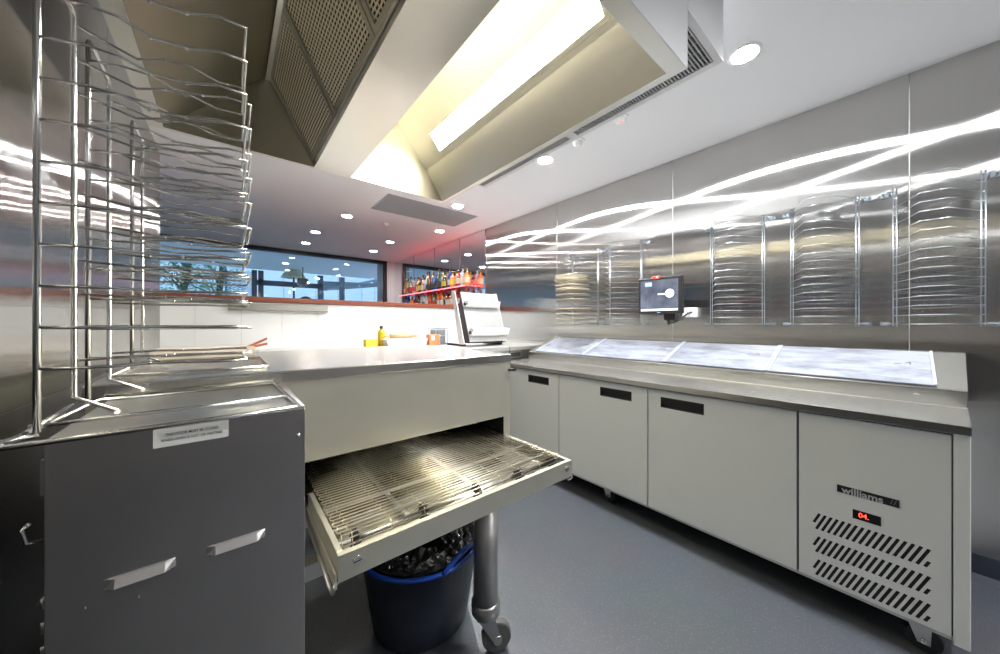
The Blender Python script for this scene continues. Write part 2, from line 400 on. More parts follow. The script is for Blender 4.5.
# ------------------------------------------------------------------ extraction hood
HZ = 2.06
hx0, hx1, hy0, hy1 = -0.265, 1.18, 0.45, 2.045
hood = thing('extraction_hood', 'large stainless canopy hood hanging over the pizza oven', 'cooker hood', (0.45, 1.25, HZ))
p = MB()
p.box(hx1-0.004, hx1, hy0, hy1, HZ, ZC-0.001); p.box(hx0, hx0+0.004, hy0, hy1, HZ, ZC-0.001)
p.box(hx0+0.004, hx1-0.004, hy0, hy0+0.004, HZ, ZC-0.001); p.box(hx0+0.004, hx1-0.004, hy1-0.004, hy1, HZ, ZC-0.001)
p.box(hx0+0.004, hx1-0.004, hy0+0.004, hy1-0.004, ZC-0.012, ZC-0.002)
obj('outer_shell', p, mat('hood_skin', (0.62, 0.62, 0.62), 0.40, 0.6), hood)
p = MB()
p.box(hx0+0.004, hx0+0.05, hy0+0.004, hy1-0.004, HZ, HZ+0.004); p.box(hx1-0.032, hx1-0.004, hy0+0.004, hy1-0.004, HZ, HZ+0.004)
p.box(hx0+0.05, hx1-0.032, hy0+0.004, hy0+0.055, HZ, HZ+0.004); p.box(hx0+0.05, hx1-0.032, hy1-0.022, hy1-0.004, HZ, HZ+0.004)
obj('bottom_rim', p, steel_hood, hood)
ya, yb = hy0+0.055, hy1-0.022
bx0, bx1 = 0.365, 0.55
p = MB(); p.slab([(hx0+0.05, ya, HZ+0.004), (0.15, ya, 2.452), (0.15, yb, 2.452), (hx0+0.05, yb, HZ+0.004)], 0.003)
obj('left_panel', p, mat('hood_shaded_steel', (0.27, 0.25, 0.18), 0.45, 1.0), hood)  # olive darkness of the bay's reflections put into this panel's colour
p = MB(); p.box(0.10, 0.16, ya, yb, 2.452, 2.49); p.box(0.145, 0.175, ya, yb, 2.435, 2.452)
obj('filter_channel', p, steel_hood, hood)
# beam between the two bays
p = MB().box(bx0, bx1, ya, yb, HZ, HZ+0.004).box(bx0-0.004, bx0+0.0, ya, yb, HZ, HZ+0.03)
obj('centre_beam', p, steel_hood, hood)
p = MB(); p.slab([(bx1, ya, HZ+0.004), (bx1, yb, HZ+0.004), (0.62, yb, 2.50), (0.62, ya, 2.50)], 0.003)
obj('bay_back_panel', p, mat('bay_steel', (0.75, 0.73, 0.66), 0.55, 0.8), hood)
p = MB(); p.slab([(0.62, ya, 2.49), (0.62, yb, 2.49), (0.83, yb, 2.49), (0.83, ya, 2.49)], 0.003)
p.slab([(0.83, ya, 2.487), (0.83, yb, 2.487), (1.03, yb, 2.24), (1.03, ya, 2.24)], 0.003)
obj('lamp_panel', p, steel_hood, hood)
p = MB(); p.slab([(1.03, ya, 2.24), (1.03, yb, 2.24), (hx1-0.032, yb, HZ+0.004), (hx1-0.032, ya, HZ+0.004)], 0.003)
obj('side_panel', p, steel_hood, hood)
for (y, nmx) in ((yb, 'far'), (ya, 'near')):
    s = 1 if nmx == 'far' else -1
    p = MB()
    p.prism([(hx0+0.05, HZ+0.004), (bx0, HZ+0.004), (0.15, 2.452)], 'y', y, y+0.003*s)
    p.prism([(bx1, HZ+0.004), (hx1-0.032, HZ+0.004), (1.03, 2.24), (0.83, 2.487), (0.62, 2.49)], 'y', y, y+0.003*s)
    obj('end_panel', p, steel_hood, hood)
# grease filters on the slope left of the beam
fa = Vector((bx0-0.008, 0, HZ+0.03)); fb = Vector((0.165, 0, 2.45)); fd = (fb-fa); fl = fd.length; fu = fd.normalized(); fn = Vector((-fu.z, 0, fu.x)) * 1.0
edges = [yb, yb-0.50, yb-1.0, ya]
for k in range(3):
    y1, y0 = edges[k], edges[k+1]
    def Q(s0, s1, w0, w1, t0, t1):
        def P(s, w, t): v = fa+fu*s+fn*t; return (v.x, w, v.z)
        return [P(s0,w0,t0),P(s1,w0,t0),P(s1,w1,t0),P(s0,w1,t0)], [P(s0,w0,t1),P(s1,w0,t1),P(s1,w1,t1),P(s0,w1,t1)]
    mesh = obj('grease_filter', MB().hexa(*Q(0.02, fl-0.02, y0+0.02, y1-0.02, -0.004, 0.002)), filter_m, hood)
    fr = MB()
    fr.hexa(*Q(0, 0.022, y0+0.002, y1-0.002, -0.006, 0.009)); fr.hexa(*Q(fl-0.022, fl, y0+0.002, y1-0.002, -0.006, 0.009))
    fr.hexa(*Q(0.022, fl-0.022, y0+0.002, y0+0.022, -0.006, 0.009)); fr.hexa(*Q(0.022, fl-0.022, y1-(0.045 if k == 0 else 0.022), y1-0.002, -0.006, 0.009))
    obj('filter_frame', fr, steel, mesh)
# strip light in the right bay
la, lb = Vector((1.003, 0, 2.273)), Vector((0.940, 0, 2.351)); lu = (lb-la).normalized(); ln = Vector((-lu.z, 0, lu.x))
def LQ(s0, s1, w0, w1, t0, t1):
    def P(s, w, t): v = la+lu*s+ln*t; return (v.x, w, v.z)
    return [P(s0,w0,t0),P(s1,w0,t0),P(s1,w1,t0),P(s0,w1,t0)], [P(s0,w0,t1),P(s1,w0,t1),P(s1,w1,t1),P(s0,w1,t1)]
sg = 1 if ln.x < 0 else -1
fix = MB(); w = (lb-la).length
for q in (LQ(-0.02, 0, 0.63, 1.81, 0, 0.006*sg), LQ(w, w+0.02, 0.63, 1.81, 0, 0.006*sg), LQ(0, w, 0.63, 0.65, 0, 0.006*sg), LQ(0, w, 1.79, 1.81, 0, 0.006*sg)): fix.hexa(*q)
fxo = obj('light_frame', fix, steel_hood, hood)
dif = obj('light_diffuser', MB().hexa(*LQ(0.0, w, 0.65, 1.79, 0.0, 0.004*sg)), tube_m, fxo)
# bracket sprinkler under the hood edge
t = thing('sprinkler_head', 'small brass sprinkler head under the hood beside the air grille', 'sprinkler', (1.22, 0.66, 2.2))
obj('stem', MB().cyl((1.205, 0.66, 2.19), (1.205, 0.66, 2.26), 0.006), steel, t)
obj('nozzle', MB().cyl((1.205, 0.66, 2.17), (1.205, 0.66, 2.19), 0.016, 0.009).cyl((1.205, 0.66, 2.165), (1.205, 0.66, 2.17), 0.02), mat('brass', (0.7, 0.5, 0.2), 0.3, 1.0), t)

# supply air plenum beside the hood
PZ = 2.26
pl = thing('air_plenum', 'grey supply air box hung from ceiling along the right side of hood', 'air duct', (1.36, 1.25, PZ))
p = MB().box(1.184, 1.53, 0.45, 2.04, PZ+0.012, ZC-0.001)
obj('casing', p, plenum_m, pl, 0.002)
p = MB().box(1.50, 1.53, 0.45, 2.04, PZ, PZ+0.012).box(1.184, 1.20, 0.45, 2.04, PZ, PZ+0.012).box(1.20, 1.50, 0.45, 0.475, PZ, PZ+0.012).box(1.20, 1.50, 2.015, 2.04, PZ, PZ+0.012)
for y in (1.14,): p.box(1.20, 1.50, y, y+0.05, PZ, PZ+0.012)
obj('rim', p, plenum_m, pl)
obj('grille_back', MB().box(1.20, 1.50, 0.475, 2.015, PZ+0.008, PZ+0.0115), darkvoid, pl)
for (y0, y1) in ((0.478, 1.138), (1.192, 2.012)):
    p = MB(); y = y0
    while y < y1-0.006: p.box(1.202, 1.498, y, y+0.006, PZ+0.001, PZ+0.0075); y += 0.0135
    for x in (1.25, 1.30, 1.35, 1.40, 1.45): p.box(x, x+0.003, y0, y1, PZ, PZ+0.001)
    obj('grille', p, grille_m, pl)

# ------------------------------------------------------------------ conveyor oven
oven = thing('conveyor_oven', 'big stainless conveyor pizza oven standing under the hood', 'oven', (0.4, 1.5, 0))
OY = 1.13; OX0, OX1 = -0.24, 0.99
p = MB()
p.box(OX0, 0.15, OY, OY+0.004, 0.60, 1.04); p.box(0.955, OX1, OY, OY+0.004, 0.60, 1.04)
p.box(0.15, 0.955, OY, OY+0.004, 0.796, 1.04); p.box(0.15, 0.955, OY, OY+0.004, 0.60, 0.645)
p.box(OX0, OX0+0.004, OY+0.004, 1.99, 0.60, 1.04); p.box(OX1-0.004, OX1, OY+0.004, 1.99, 0.60, 1.04)
p.box(OX0, OX1, 1.99, 1.994, 0.60, 1.04); p.box(OX0+0.004, OX1-0.004, OY+0.004, 1.99, 0.60, 0.604)
obj('body', p, steel_oven, oven)
obj('oven_lid', MB().box(OX0-0.004, OX1+0.004, OY-0.006, 2.0, 1.04, 1.075), steel_lid, oven, 0.004)
p = MB(); p.box(0.13, 0.15, OY+0.006, 1.985, 0.61, 1.03); p.box(0.957, 0.975, OY+0.006, 1.985, 0.61, 1.03); p.box(0.15, 0.957, 1.90, 1.92, 0.61, 1.03)
p.box(0.15, 0.957, OY+0.006, 1.9, 0.80, 0.81)
obj('baking_chamber', p, darkvoid, oven)
obj('latch', MB().box(0.975, 1.0, OY-0.018, OY-0.004, 0.998, 1.008).cyl((1.012, OY-0.012, 1.003), (1.0, OY-0.012, 1.003), 0.007), black, oven)
for (x, z) in ((0.20, 0.90), (0.62, 1.0), (0.62, 0.85)): obj('face_screw', MB().cyl((x, OY-0.002, z), (x, OY+0.002, z), 0.004), steel, oven)
# stand
p = MB()
for y in (0.97, 1.92): p.box(-0.12, 0.80, y-0.02, y+0.02, 0.56, 0.60)
for x in (-0.12, 0.76): p.box(x, x+0.04, 0.99, 1.90, 0.56, 0.60)
obj('stand_frame', p, steel, oven)
def oven_leg(x, y, rz):
    lg = obj('leg', MB().cyl((x, y, 0.165), (x, y, 0.56), 0.045, 0.045, 28), mat('leg_steel', (0.50, 0.49, 0.48), 0.45, 1.0), oven)
    obj('collar', MB().lathe([(0.046, 0.15), (0.052, 0.152), (0.052, 0.19), (0.046, 0.195)], (x, y, 0), 28).cyl((x, y, 0.145), (x, y, 0.166), 0.047), steel, lg)
    R = Matrix.Rotation(rz, 3, 'Z'); c = Vector((x, y, 0))
    def W(px, py, pz): v = R @ Vector((px, py, pz)); return tuple(c+v)
    f = MB()
    for s in (-1, 1):
        f.hexa([W(-0.03, s*0.026, 0.135), W(0.03, s*0.026, 0.135), W(0.055, s*0.026, 0.05), W(0.025, s*0.026, 0.05)],
               [W(-0.03, s*0.022, 0.135), W(0.03, s*0.022, 0.135), W(0.055, s*0.022, 0.05), W(0.025, s*0.022, 0.05)])
    f.hexa([W(-0.035, -0.028, 0.135), W(0.035, -0.028, 0.135), W(0.035, 0.028, 0.135), W(-0.035, 0.028, 0.135)],
           [W(-0.035, -0.028, 0.146), W(0.035, -0.028, 0.146), W(0.035, 0.028, 0.146), W(-0.035, 0.028, 0.146)])
    obj('castor_fork', f, steel, lg)
    w_ = MB().cyl(W(0.04, -0.017, 0.055), W(0.04, 0.017, 0.055), 0.055, 0.055, 28)
    obj('castor_wheel', w_, rubber, lg, 0.006)
    obj('wheel_hub', MB().cyl(W(0.04, -0.03, 0.055), W(0.04, 0.03, 0.055), 0.016, 0.016, 16), steel, lg)
oven_leg(0.735, 0.975, -0.45); oven_leg(-0.08, 0.975, 0.2); oven_leg(0.755, 1.92, 0.5); oven_leg(-0.08, 1.92, 0.1)
# side compartment with louvred door (left of the conveyor)
BX0, BX1, BY0, BZ1 = -0.203, 0.122, 0.785, 1.042
comp = obj('side_compartment', MB().box(BX0+0.004, BX1-0.002, BY0, OY-0.002, 0.16, BZ1-0.003), steel_box, oven)
obj('compartment_top', MB().box(BX0, BX1, BY0-0.008, OY-0.002, BZ1-0.003, BZ1), steel, comp)
dr = obj('compartment_door', MB().box(BX0, BX1, BY0-0.008, BY0-0.001, 0.17, BZ1-0.0035), steel_box, oven, 0.0015)
for (a, b) in ((-0.148, -0.067), (-0.030, 0.056)):
    zc = 0.808; q = BY0-0.008; p = MB()
    # scoop louvre: raised hood with tapered ends, open slot above
    outer = [(a, q, zc-0.006), (b, q, zc-0.006), (b, q, zc+0.010), (a, q, zc+0.010)]
    inner = [(a+0.013, q-0.011, zc-0.006), (b-0.013, q-0.011, zc-0.006), (b-0.013, q-0.004, zc+0.008), (a+0.013, q-0.004, zc+0.008)]
    p.hexa([outer[0], outer[3], outer[2], outer[1]], [inner[0], inner[3], inner[2], inner[1]])
    obj('louvre', p, mat('louvre_steel', (0.50, 0.48, 0.47), 0.42, 0.9), dr, 0.001)
    obj('louvre_slot', MB().box(a+0.004, b-0.004, q-0.001, q, zc-0.0085, zc-0.006), darkvoid, dr)
p = MB()
for (x, z) in ((BX1-0.012, 0.985), (BX1-0.008, 0.80), (-0.165, 0.785), (-0.11, 0.773)):
    r = 0.0045 if z > 0.9 else 0.0018
    p.sphere((x, BY0-0.009, z), r, 6)
obj('door_screw', p, steel_bright, dr)
sgn = obj('warning_label', MB().box(-0.0945, 0.001, BY0-0.0092, BY0-0.0082, 1.006, 1.036), label_white, dr)
for (t_, z, w_) in (('THIS DOOR MUST BE CLOSED', 1.0255, 1), ('WHEN OVEN IS HOT OR HEATING', 1.0165, 1)):
    text('label_text', t_, 0.0062, ink, sgn, (-0.0465, BY0-0.0094, z), (PI/2, 0, 0), 0.0001, 0.80, 0.00008)
for k in range(5): z = 0.80-0.035*k; obj('hinge_knuckle', MB().cyl((BX0-0.0025, BY0, z), (BX0-0.0025, BY0, z+0.015), 0.0025), steel_box, dr)
obj('hinge_leaf', MB().box(BX0-0.004, BX0, BY0-0.004, BY0+0.004, 0.965, 1.015), steel_box, dr)
obj('wire_catch', MB().tube([(BX0-0.002, BY0+0.01, 0.893), (BX0-0.017, BY0+0.0, 0.90), (BX0-0.021, BY0, 0.920), (BX0-0.015, BY0+0.005, 0.925)], 0.0025), chrome, dr)
p = MB()
for (x, y) in ((BX0+0.03, BY0+0.04), (BX1-0.03, BY0+0.04), (BX0+0.03, OY-0.04), (BX1-0.03, OY-0.04)): p.cyl((x, y, 0), (x, y, 0.16), 0.018, 0.022, 16)
obj('compartment_foot', p, steel, comp)
# conveyor tray
CX0, CX1, CY0 = 0.185, 0.992, 0.78
p = MB()
p.box(CX0, CX1, CY0, CY0+0.003, 0.643, 0.702); p.box(CX0, CX1, CY0, CY0+0.016, 0.699, 0.702)
p.box(CX0, CX0+0.003, CY0+0.003, OY, 0.650, 0.702); p.box(CX0, CX0+0.014, CY0+0.016, OY, 0.699, 0.702)
p.box(CX1-0.003, CX1, CY0+0.003, OY+0.03, 0.650, 0.702); p.box(CX1-0.014, CX1, CY0+0.016, OY, 0.699, 0.702)
tray = obj('conveyor_frame', p, steel_oven, oven, 0.001)
obj('crumb_pan', MB().box(CX0+0.003, CX1-0.003, CY0+0.003, OY+0.5, 0.660, 0.663), mat('pan_steel', (0.42, 0.39, 0.33), 0.3, 1.0, noise=((6, 10, 6), 0.25, 0.08)), tray)
p = MB()
for x in (0.226, 0.962):
    p.cyl((x, CY0, 0.677), (x, CY0-0.004, 0.677), 0.0105, 0.0095, 20)
bt = obj('slotted_bolt', p, steel_bright, tray)
obj('bolt_slot', MB().box(0.226-0.0095, 0.226+0.0095, CY0-0.0045, CY0-0.0035, 0.676, 0.678).box(0.962-0.0095, 0.962+0.0095, CY0-0.0045, CY0-0.0035, 0.676, 0.678), darkvoid, bt)
obj('guard_rod', MB().tube([(CX0-0.012, OY-0.01, 0.66), (CX0-0.012, CY0+0.03, 0.628), (CX0-0.010, CY0+0.004, 0.625), (CX0-0.002, CY0+0.004, 0.645)], 0.0045, 8), steel, tray)
obj('guard_plate', MB().box(CX0-0.006, CX0-0.002, CY0, OY, 0.632, 0.664), steel_oven, tray)
obj('tray_hook', MB().tube([(CX1-0.03, CY0+0.01, 0.646), (CX1-0.02, CY0, 0.632), (CX1+0.004, CY0+0.004, 0.632), (CX1+0.006, CY0+0.01, 0.66)], 0.003, 8), chrome, tray)
# shaft with sprockets
sh = obj('drive_shaft', MB().cyl((CX0+0.01, 0.832, 0.692), (CX1-0.01, 0.832, 0.692), 0.0085, 0.0085, 16), steel_bright, tray)
for x in (0.235, 0.415, 0.592, 0.768, 0.935):
    p = MB(); n = 12; poly = []
    for j in range(n*2):
        a = PI*j/n; r = 0.026 if j % 2 else 0.019
        poly.append((0.832+r*math.cos(a), 0.692+r*math.sin(a)))
    p.prism(poly, 'x', x-0.005, x+0.005); p.cyl((x-0.010, 0.832, 0.692), (x+0.010, 0.832, 0.692), 0.015, 0.015, 16)
    obj('sprocket', p, mat('dark_sprocket', (0.05, 0.045, 0.04), 0.45, 0.4), sh)
# wire belt
p = MB(); bz = 0.7135; bxa, bxb = 0.202, 0.966; pitch = 0.016
rows = [(0.832+k*pitch, bz) for k in range(0, 68)]
for k in range(1, 5):
    a = k*PI/5; rows.append((0.832-0.0215*math.sin(a), 0.692+0.0215*math.cos(a)))
nodes = [bxa, 0.225, 0.318, 0.410, 0.505, 0.592, 0.680, 0.768, 0.855, 0.945, bxb]
for (y, z) in rows:
    p.tube([(bxa, y, z), (bxb, y, z)], 0.0016, 5)
def along(x, amp):
    pts = [(x, 0.832-0.0215*math.sin(k*PI/5), 0.692+0.0215*math.cos(k*PI/5)) for k in (4, 3, 2, 1)]
    s = 1
    for k in range(0, 67):
        y = 0.832+k*pitch; pts += [(x+amp*s, y, bz+0.0008), (x+amp*s, y+pitch*0.92, bz+0.0008)]; s = -s
    p.tube(pts, 0.0011, 4)
for x in nodes: along(x, 0.0028)
obj('wire_belt', p, beltwire, tray)
p = MB()
for y in (0.90, 1.02): p.box(CX0+0.004, CX1-0.004, y, y+0.012, 0.680, 0.690)
for x in (0.38, 0.62): p.box(x, x+0.012, 0.86, OY+0.4, 0.674, 0.680)
obj('belt_support', p, steel, tray)

# ------------------------------------------------------------------ tub under the oven
tc_ = (0.63, 1.285, 0.0)
tub = thing('flexible_tub', 'dark round tub with blue rim and handles under the oven', 'bin', tc_)
prof = [(0.001, 0.004), (0.180, 0.003), (0.192, 0.012), (0.210, 0.12), (0.236, 0.305), (0.242, 0.308), (0.242, 0.312), (0.228, 0.310), (0.204, 0.12), (0.182, 0.02), (0.001, 0.012)]
obj('tub_wall', MB().lathe(prof, tc_, 48), tub_plastic, tub)
def rimz(a):
    d = abs(math.atan2(math.sin(a-math.radians(-74)), math.cos(a-math.radians(-74))))
    d2 = abs(math.atan2(math.sin(a-math.radians(106)), math.cos(a-math.radians(106))))
    d = min(d, d2); return 0.045*max(0, math.cos(d/0.42*PI/2))**0.8 if d < 0.42 else 0.0
p = MB().tube([(tc_[0]+0.241*math.cos(a), tc_[1]+0.241*math.sin(a), 0.312) for a in [2*PI*k/64 for k in range(64)]], 0.008, 8, closed=True)
obj('rim', p, blue_plastic, tub)
for c0 in (-74, 106):
    pts = [(tc_[0]+0.246*math.cos(a), tc_[1]+0.246*math.sin(a), 0.312+rimz(a)) for a in [math.radians(c0-24+k*2) for k in range(25)]]
    obj('handle', MB().tube(pts, 0.009, 8), blue_plastic, tub)
# crumpled liner
p = MB(); n, rings = 64, 14
rnd = [[random.uniform(-1, 1) for _ in range(n)] for _ in range(rings+1)]
vs = []
for k in range(rings+1):
    t = k/rings
    for j in range(n):
        a = 2*PI*j/n; r = 0.222*(1-t*0.97)
        z = 0.314+0.045*math.sin(t*PI)*(0.8+0.6*math.sin(3*a+4*t))+0.012*rnd[k][j]*(0.4 if k < 2 else 1)+0.02*math.sin(7*a+9*t)*t*(1-t)*4-0.05*t
        z += 0.05*max(0, math.cos(a-math.radians(80)))*math.sin(t*PI)
        vs.append((tc_[0]+r*math.cos(a), tc_[1]+r*math.sin(a), z))
p.add(vs, [(k*n+j, k*n+(j+1) % n, (k+1)*n+(j+1) % n, (k+1)*n+j) for k in range(rings) for j in range(n)], False)
lin = obj('bin_liner', p, bag_m, org=(tc_[0], tc_[1], 0.32))
tag(lin, 'crumpled shiny black bin bag filling the blue-rimmed tub', 'bin bag')

# ------------------------------------------------------------------ freestanding chrome racks by the left wall
NEAR = [(0.0, 0.0), (0.05, -0.020), (0.082, -0.022), (0.112, 0.001), (0.157, -0.009), (0.198, -0.036), (0.237, -0.038)]
FAR = [(0.237, 0.158), (0.195, 0.168), (0.154, 0.147), (0.114, 0.157), (0.07, 0.190), (0.0, 0.148)]
def chrome_rack(x, y, zb, ztop, nsh, sp, ztopshelf, label, base, sxs=1.0):
    """local frame = world offset; posts in the plane X=x, loops reach towards +X"""
    t = thing('wire_rack', label, 'rack', (x, y, zb), 0, 'chrome pizza screen racks by the left wall')
    pts = [(x, y, zb+0.004), (x, y, ztop-0.012), (x, y+0.006, ztop-0.003), (x, y+0.02, ztop), (x, y+0.128, ztop), (x, y+0.142, ztop-0.003), (x, y+0.148, ztop-0.012), (x, y+0.148, zb+0.03)]
    if base == 1: pts.append((x+0.062, y+0.085, zb+0.006))
    obj('post_frame', MB().tube(pts, 0.0042, 8), chrome, t)
    for k in range(nsh):
        z = ztopshelf-sp*k
        loop = [(x+a*sxs, y+b, z) for a, b in NEAR]+[(x+a*sxs, y+b, z) for a, b in FAR]
        obj('shelf', MB().tube(loop, 0.0026, 6).sphere((x+0.157*sxs, y-0.009, z), 0.0036, 5).sphere((x+0.112*sxs, y+0.001, z), 0.0036, 5).sphere((x+0.114*sxs, y+0.157, z), 0.0034, 5), chrome, t)
    return t
r1 = chrome_rack(-0.212, 0.79, 1.050, H+0.555, 11, 0.060, H+0.535, 'nearest chrome wire screen rack, on the louvred steel compartment', 1)
b = MB(); zb = 1.0465
b.tube([(-0.236, 0.752, zb), (0.104, 0.752, zb), (0.108, 0.77, zb), (0.098, 1.10, zb), (-0.215, 1.10, zb), (-0.236, 0.752, zb)], 0.0042, 8)
b.tube([(-0.24, 0.865, zb+0.003), (0.10, 0.865, zb+0.003)], 0.0035, 8)
b.tube([(-0.212, 0.79, zb+0.004), (-0.236, 0.765, zb+0.004)], 0.004, 8); b.tube([(-0.212, 0.93, zb+0.02), (-0.225, 0.80, zb+0.006)], 0.0035, 8)
obj('base_frame', b, chrome, r1)
chrome_rack(-0.210, 1.005, 1.054, H+0.555, 11, 0.058, H+0.513, 'middle chrome wire screen rack between the near rack and the oven lid', 1, 1.06)
r3 = chrome_rack(-0.212, 1.40, 1.078, H+0.585, 7, 0.085, H+0.50, 'farthest chrome wire screen rack, on the oven lid', 1, 1.1)
b = MB(); zb = 1.0795
b.tube([(-0.225, 1.25, zb), (0.09, 1.25, zb), (0.10, 1.27, zb), (0.10, 1.60, zb), (-0.225, 1.60, zb), (-0.225, 1.25, zb)], 0.004, 8)
obj('base_frame', b, chrome, r3)

# ------------------------------------------------------------------ wall racks
RW = [(2.10, 1.817, 'wire rack farthest along the steel wall, loaded with stacked pizza screens'),
      (1.68, 1.397, 'empty wire wall rack immediately left of the touch screen'),
      (0.860, 0.573, 'empty wire wall rack immediately right of the touch screen'),
      (0.420, 0.157, 'empty wire wall rack second from the right end of the wall'),
      (0.012, -0.238, 'empty wire wall rack nearest the camera, largest in view')]
def wall_rack(y1, y0, label):
    w = y1-y0; X = XR-0.05; z0, z1 = 1.21, 1.91; n = 17
    t = thing('wall_rack', label, 'rack', (X, (y0+y1)/2, z0), 0, 'wire screen racks on the steel wall')
    for (y, s) in ((y1, 1), (y0, -1)):
        p = MB().tube([(X, y, z0-0.012), (X, y, z1+0.012)], 0.0027, 7).tube([(X, y+0.012*s, z0-0.01), (X, y+0.012*s, z1+0.01)], 0.0027, 7)
        for k in range(n): z = z0+(z1-z0)*k/(n-1); p.tube([(X, y-0.002*s, z), (X, y+0.014*s, z)], 0.002, 5)
        obj('post', p, greywire, t)
        for z in (z0, z1-0.01):
            q = MB().box(X+0.006, XR-0.001, y+0.02*s, y+0.026*s, z-0.006, z+0.006)
            q.tube([(X, y, z), (X-0.004, y+0.03*s, z+0.004), (X-0.002, y+0.045*s, z-0.006), (X+0.01, y+0.05*s, z+0.003), (XR-0.004, y+0.045*s, z)], 0.0035, 6)
            q.box(XR-0.004, XR-0.0005, y+0.028*s, y+0.058*s, z-0.010, z+0.010)
            obj('bracket', q, mat('bracket_steel', (0.30, 0.34, 0.38), 0.35, 0.9), t)
    for k in range(n):
        z = z0+(z1-z0)*k/(n-1)
        pts = [(X, y1, z), (X-0.198, y1-w*0.28, z), (X-0.192, y1-w*0.60, z), (X, y0, z)]
        obj('shelf', MB().tube(pts, 0.0019, 6).sphere((X-0.198, y1-w*0.28, z), 0.0032, 4).sphere((X-0.192, y1-w*0.60, z), 0.0032, 4), greywire, t)
    return t
for a in RW: wall_rack(*a)
# pizza screens lying in the farthest rack
p = MB(); R = 0.155
p.tube([(R*math.cos(2*PI*k/40), R*math.sin(2*PI*k/40), 0.004) for k in range(40)], 0.004, 6, closed=True)
mesh_disc = MB()
for k in range(-8, 9):
    c = k*0.018; h = math.sqrt(max(0, R*R-c*c))
    if h > 0.01:
        mesh_disc.tube([(c, -h, 0.004), (c, h, 0.004)], 0.0013, 4); mesh_disc.tube([(-h, c, 0.0045), (h, c, 0.0045)], 0.0013, 4)
root0 = thing('pizza_screen', 'x', 'pizza screen', (0, 0, 0), 0, 'pizza screens in the farthest wall rack')
obj('ring', p, screen_alu, root0); obj('mesh', mesh_disc, screen_alu, root0)
lv = [10, 9.5, 9, 8, 7.5, 7, 6, 5, 3, 2, 1, 0]
wd = ['topmost', 'second from the top', 'third from the top', 'fourth from the top', 'fifth from the top', 'sixth from the top', 'seventh from the top', 'eighth from the top',
      'fourth from the bottom', 'third from the bottom', 'second from the bottom', 'lowest']
for i, l in enumerate(lv):
    o = root0 if i == 0 else copy_tree(root0)
    base = 1.21+0.04375*math.floor(l)+0.003 + (0.012 if l % 1 else 0)
    o.location = (XR-0.05-0.19+random.uniform(-0.008, 0.008), 1.965+random.uniform(-0.01, 0.01), base)
    o.rotation_euler = (0, 0, random.uniform(0, 1))
    o['label'] = 'yellowed round mesh pizza screen in the farthest wall rack, '+wd[i]

# ------------------------------------------------------------------ touch screen on the wall
mon = thing('touch_screen', 'black touch screen mounted on the steel wall above the prep fridge', 'monitor', (2.45, 1.13, 1.29))
p = MB().box(2.452, 2.49, 0.972, 1.29, 1.286, 1.556)
obj('housing', p, black, mon, 0.005)
obj('rear_cover', MB().box(2.49, 2.535, 1.02, 1.24, 1.32, 1.52), black, mon, 0.008)
def screen_mat():
    m = bpy.data.materials.new('lit_screen'); m.use_nodes = True; N = m.node_tree.nodes; L = m.node_tree.links
    b = N['Principled BSDF']; b.inputs['Base Color'].default_value = (0.02, 0.02, 0.02, 1); b.inputs['Roughness'].default_value = 0.15
    tc = N.new('ShaderNodeTexCoord'); n = N.new('ShaderNodeTexNoise'); n.inputs['Scale'].default_value = 9; n.inputs['Detail'].default_value = 4
    L.new(tc.outputs['Object'], n.inputs['Vector']); r = N.new('ShaderNodeValToRGB')
    r.color_ramp.elements[0].position = 0.3; r.color_ramp.elements[1].position = 0.75
    r.color_ramp.elements[0].color = (0.07, 0.09, 0.15, 1); r.color_ramp.elements[1].color = (0.26, 0.30, 0.40, 1)
    L.new(n.outputs['Fac'], r.inputs['Fac']); L.new(r.outputs['Color'], b.inputs['Emission Color']); b.inputs['Emission Strength'].default_value = 1.0
    return m
scr = obj('display', MB().box(2.4505, 2.4522, 0.997, 1.272, 1.306, 1.535), screen_mat(), mon)
lit = mat('screen_white', (0.8, 0.8, 0.8), 0.3, emit=(1, 1, 1), estr=0.9)
q = MB().box(2.4495, 2.4505, 1.000, 1.268, 1.308, 1.322).box(2.4495, 2.4505, 1.085, 1.14, 1.425, 1.434)
q.cyl((2.4505, 1.055, 1.432), (2.4493, 1.055, 1.432), 0.030, 0.030, 28)
obj('display_graphic', q, lit, scr)
obj('clock_face', MB().tube([(2.4492, 1.055+0.019*math.cos(2*PI*k/24), 1.432+0.019*math.sin(2*PI*k/24)) for k in range(24)], 0.0012, 4, closed=True).box(2.4488, 2.4493, 1.054, 1.056, 1.422, 1.44), mat('grey_print', (0.35, 0.4, 0.38), 0.5), scr)
obj('display_picture', MB().box(2.4498, 2.4505, 1.185, 1.235, 1.492, 1.522), mat('screen_blue', (0.3, 0.4, 0.7), 0.3, emit=(0.3, 0.45, 0.9), estr=0.7), scr)
obj('bracket', MB().box(2.535, XR-0.001, 1.09, 1.15, 1.34, 1.40).box(2.52, 2.56, 1.06, 1.18, 1.30, 1.46), black, mon, 0.003)
obj('maker_badge', MB().box(2.4505, 2.4522, 1.122, 1.145, 1.292, 1.299), mat('badge_blue', (0.3, 0.5, 0.8), 0.3), mon)
t = thing('card_reader', 'small red-lit reader clipped to the top of the touch screen', 'card reader', (2.46, 1.155, 1.555))
obj('reader_body', MB().box(2.448, 2.475, 1.13, 1.178, 1.545, 1.566), mat('red_plastic', (0.55, 0.03, 0.02), 0.3, emit=(1, 0.08, 0.03), estr=0.6), t, 0.003)
obj('reader_light', MB().box(2.4465, 2.448, 1.138, 1.150, 1.551, 1.560), mat('amber_led', (1, .6, .4), 0.4, emit=(1, 0.55, 0.4), estr=2.0), t)
t = thing('power_outlet', 'white power outlet box on steel wall behind the touch screen', 'outlet', (XR, 1.02, 1.26))
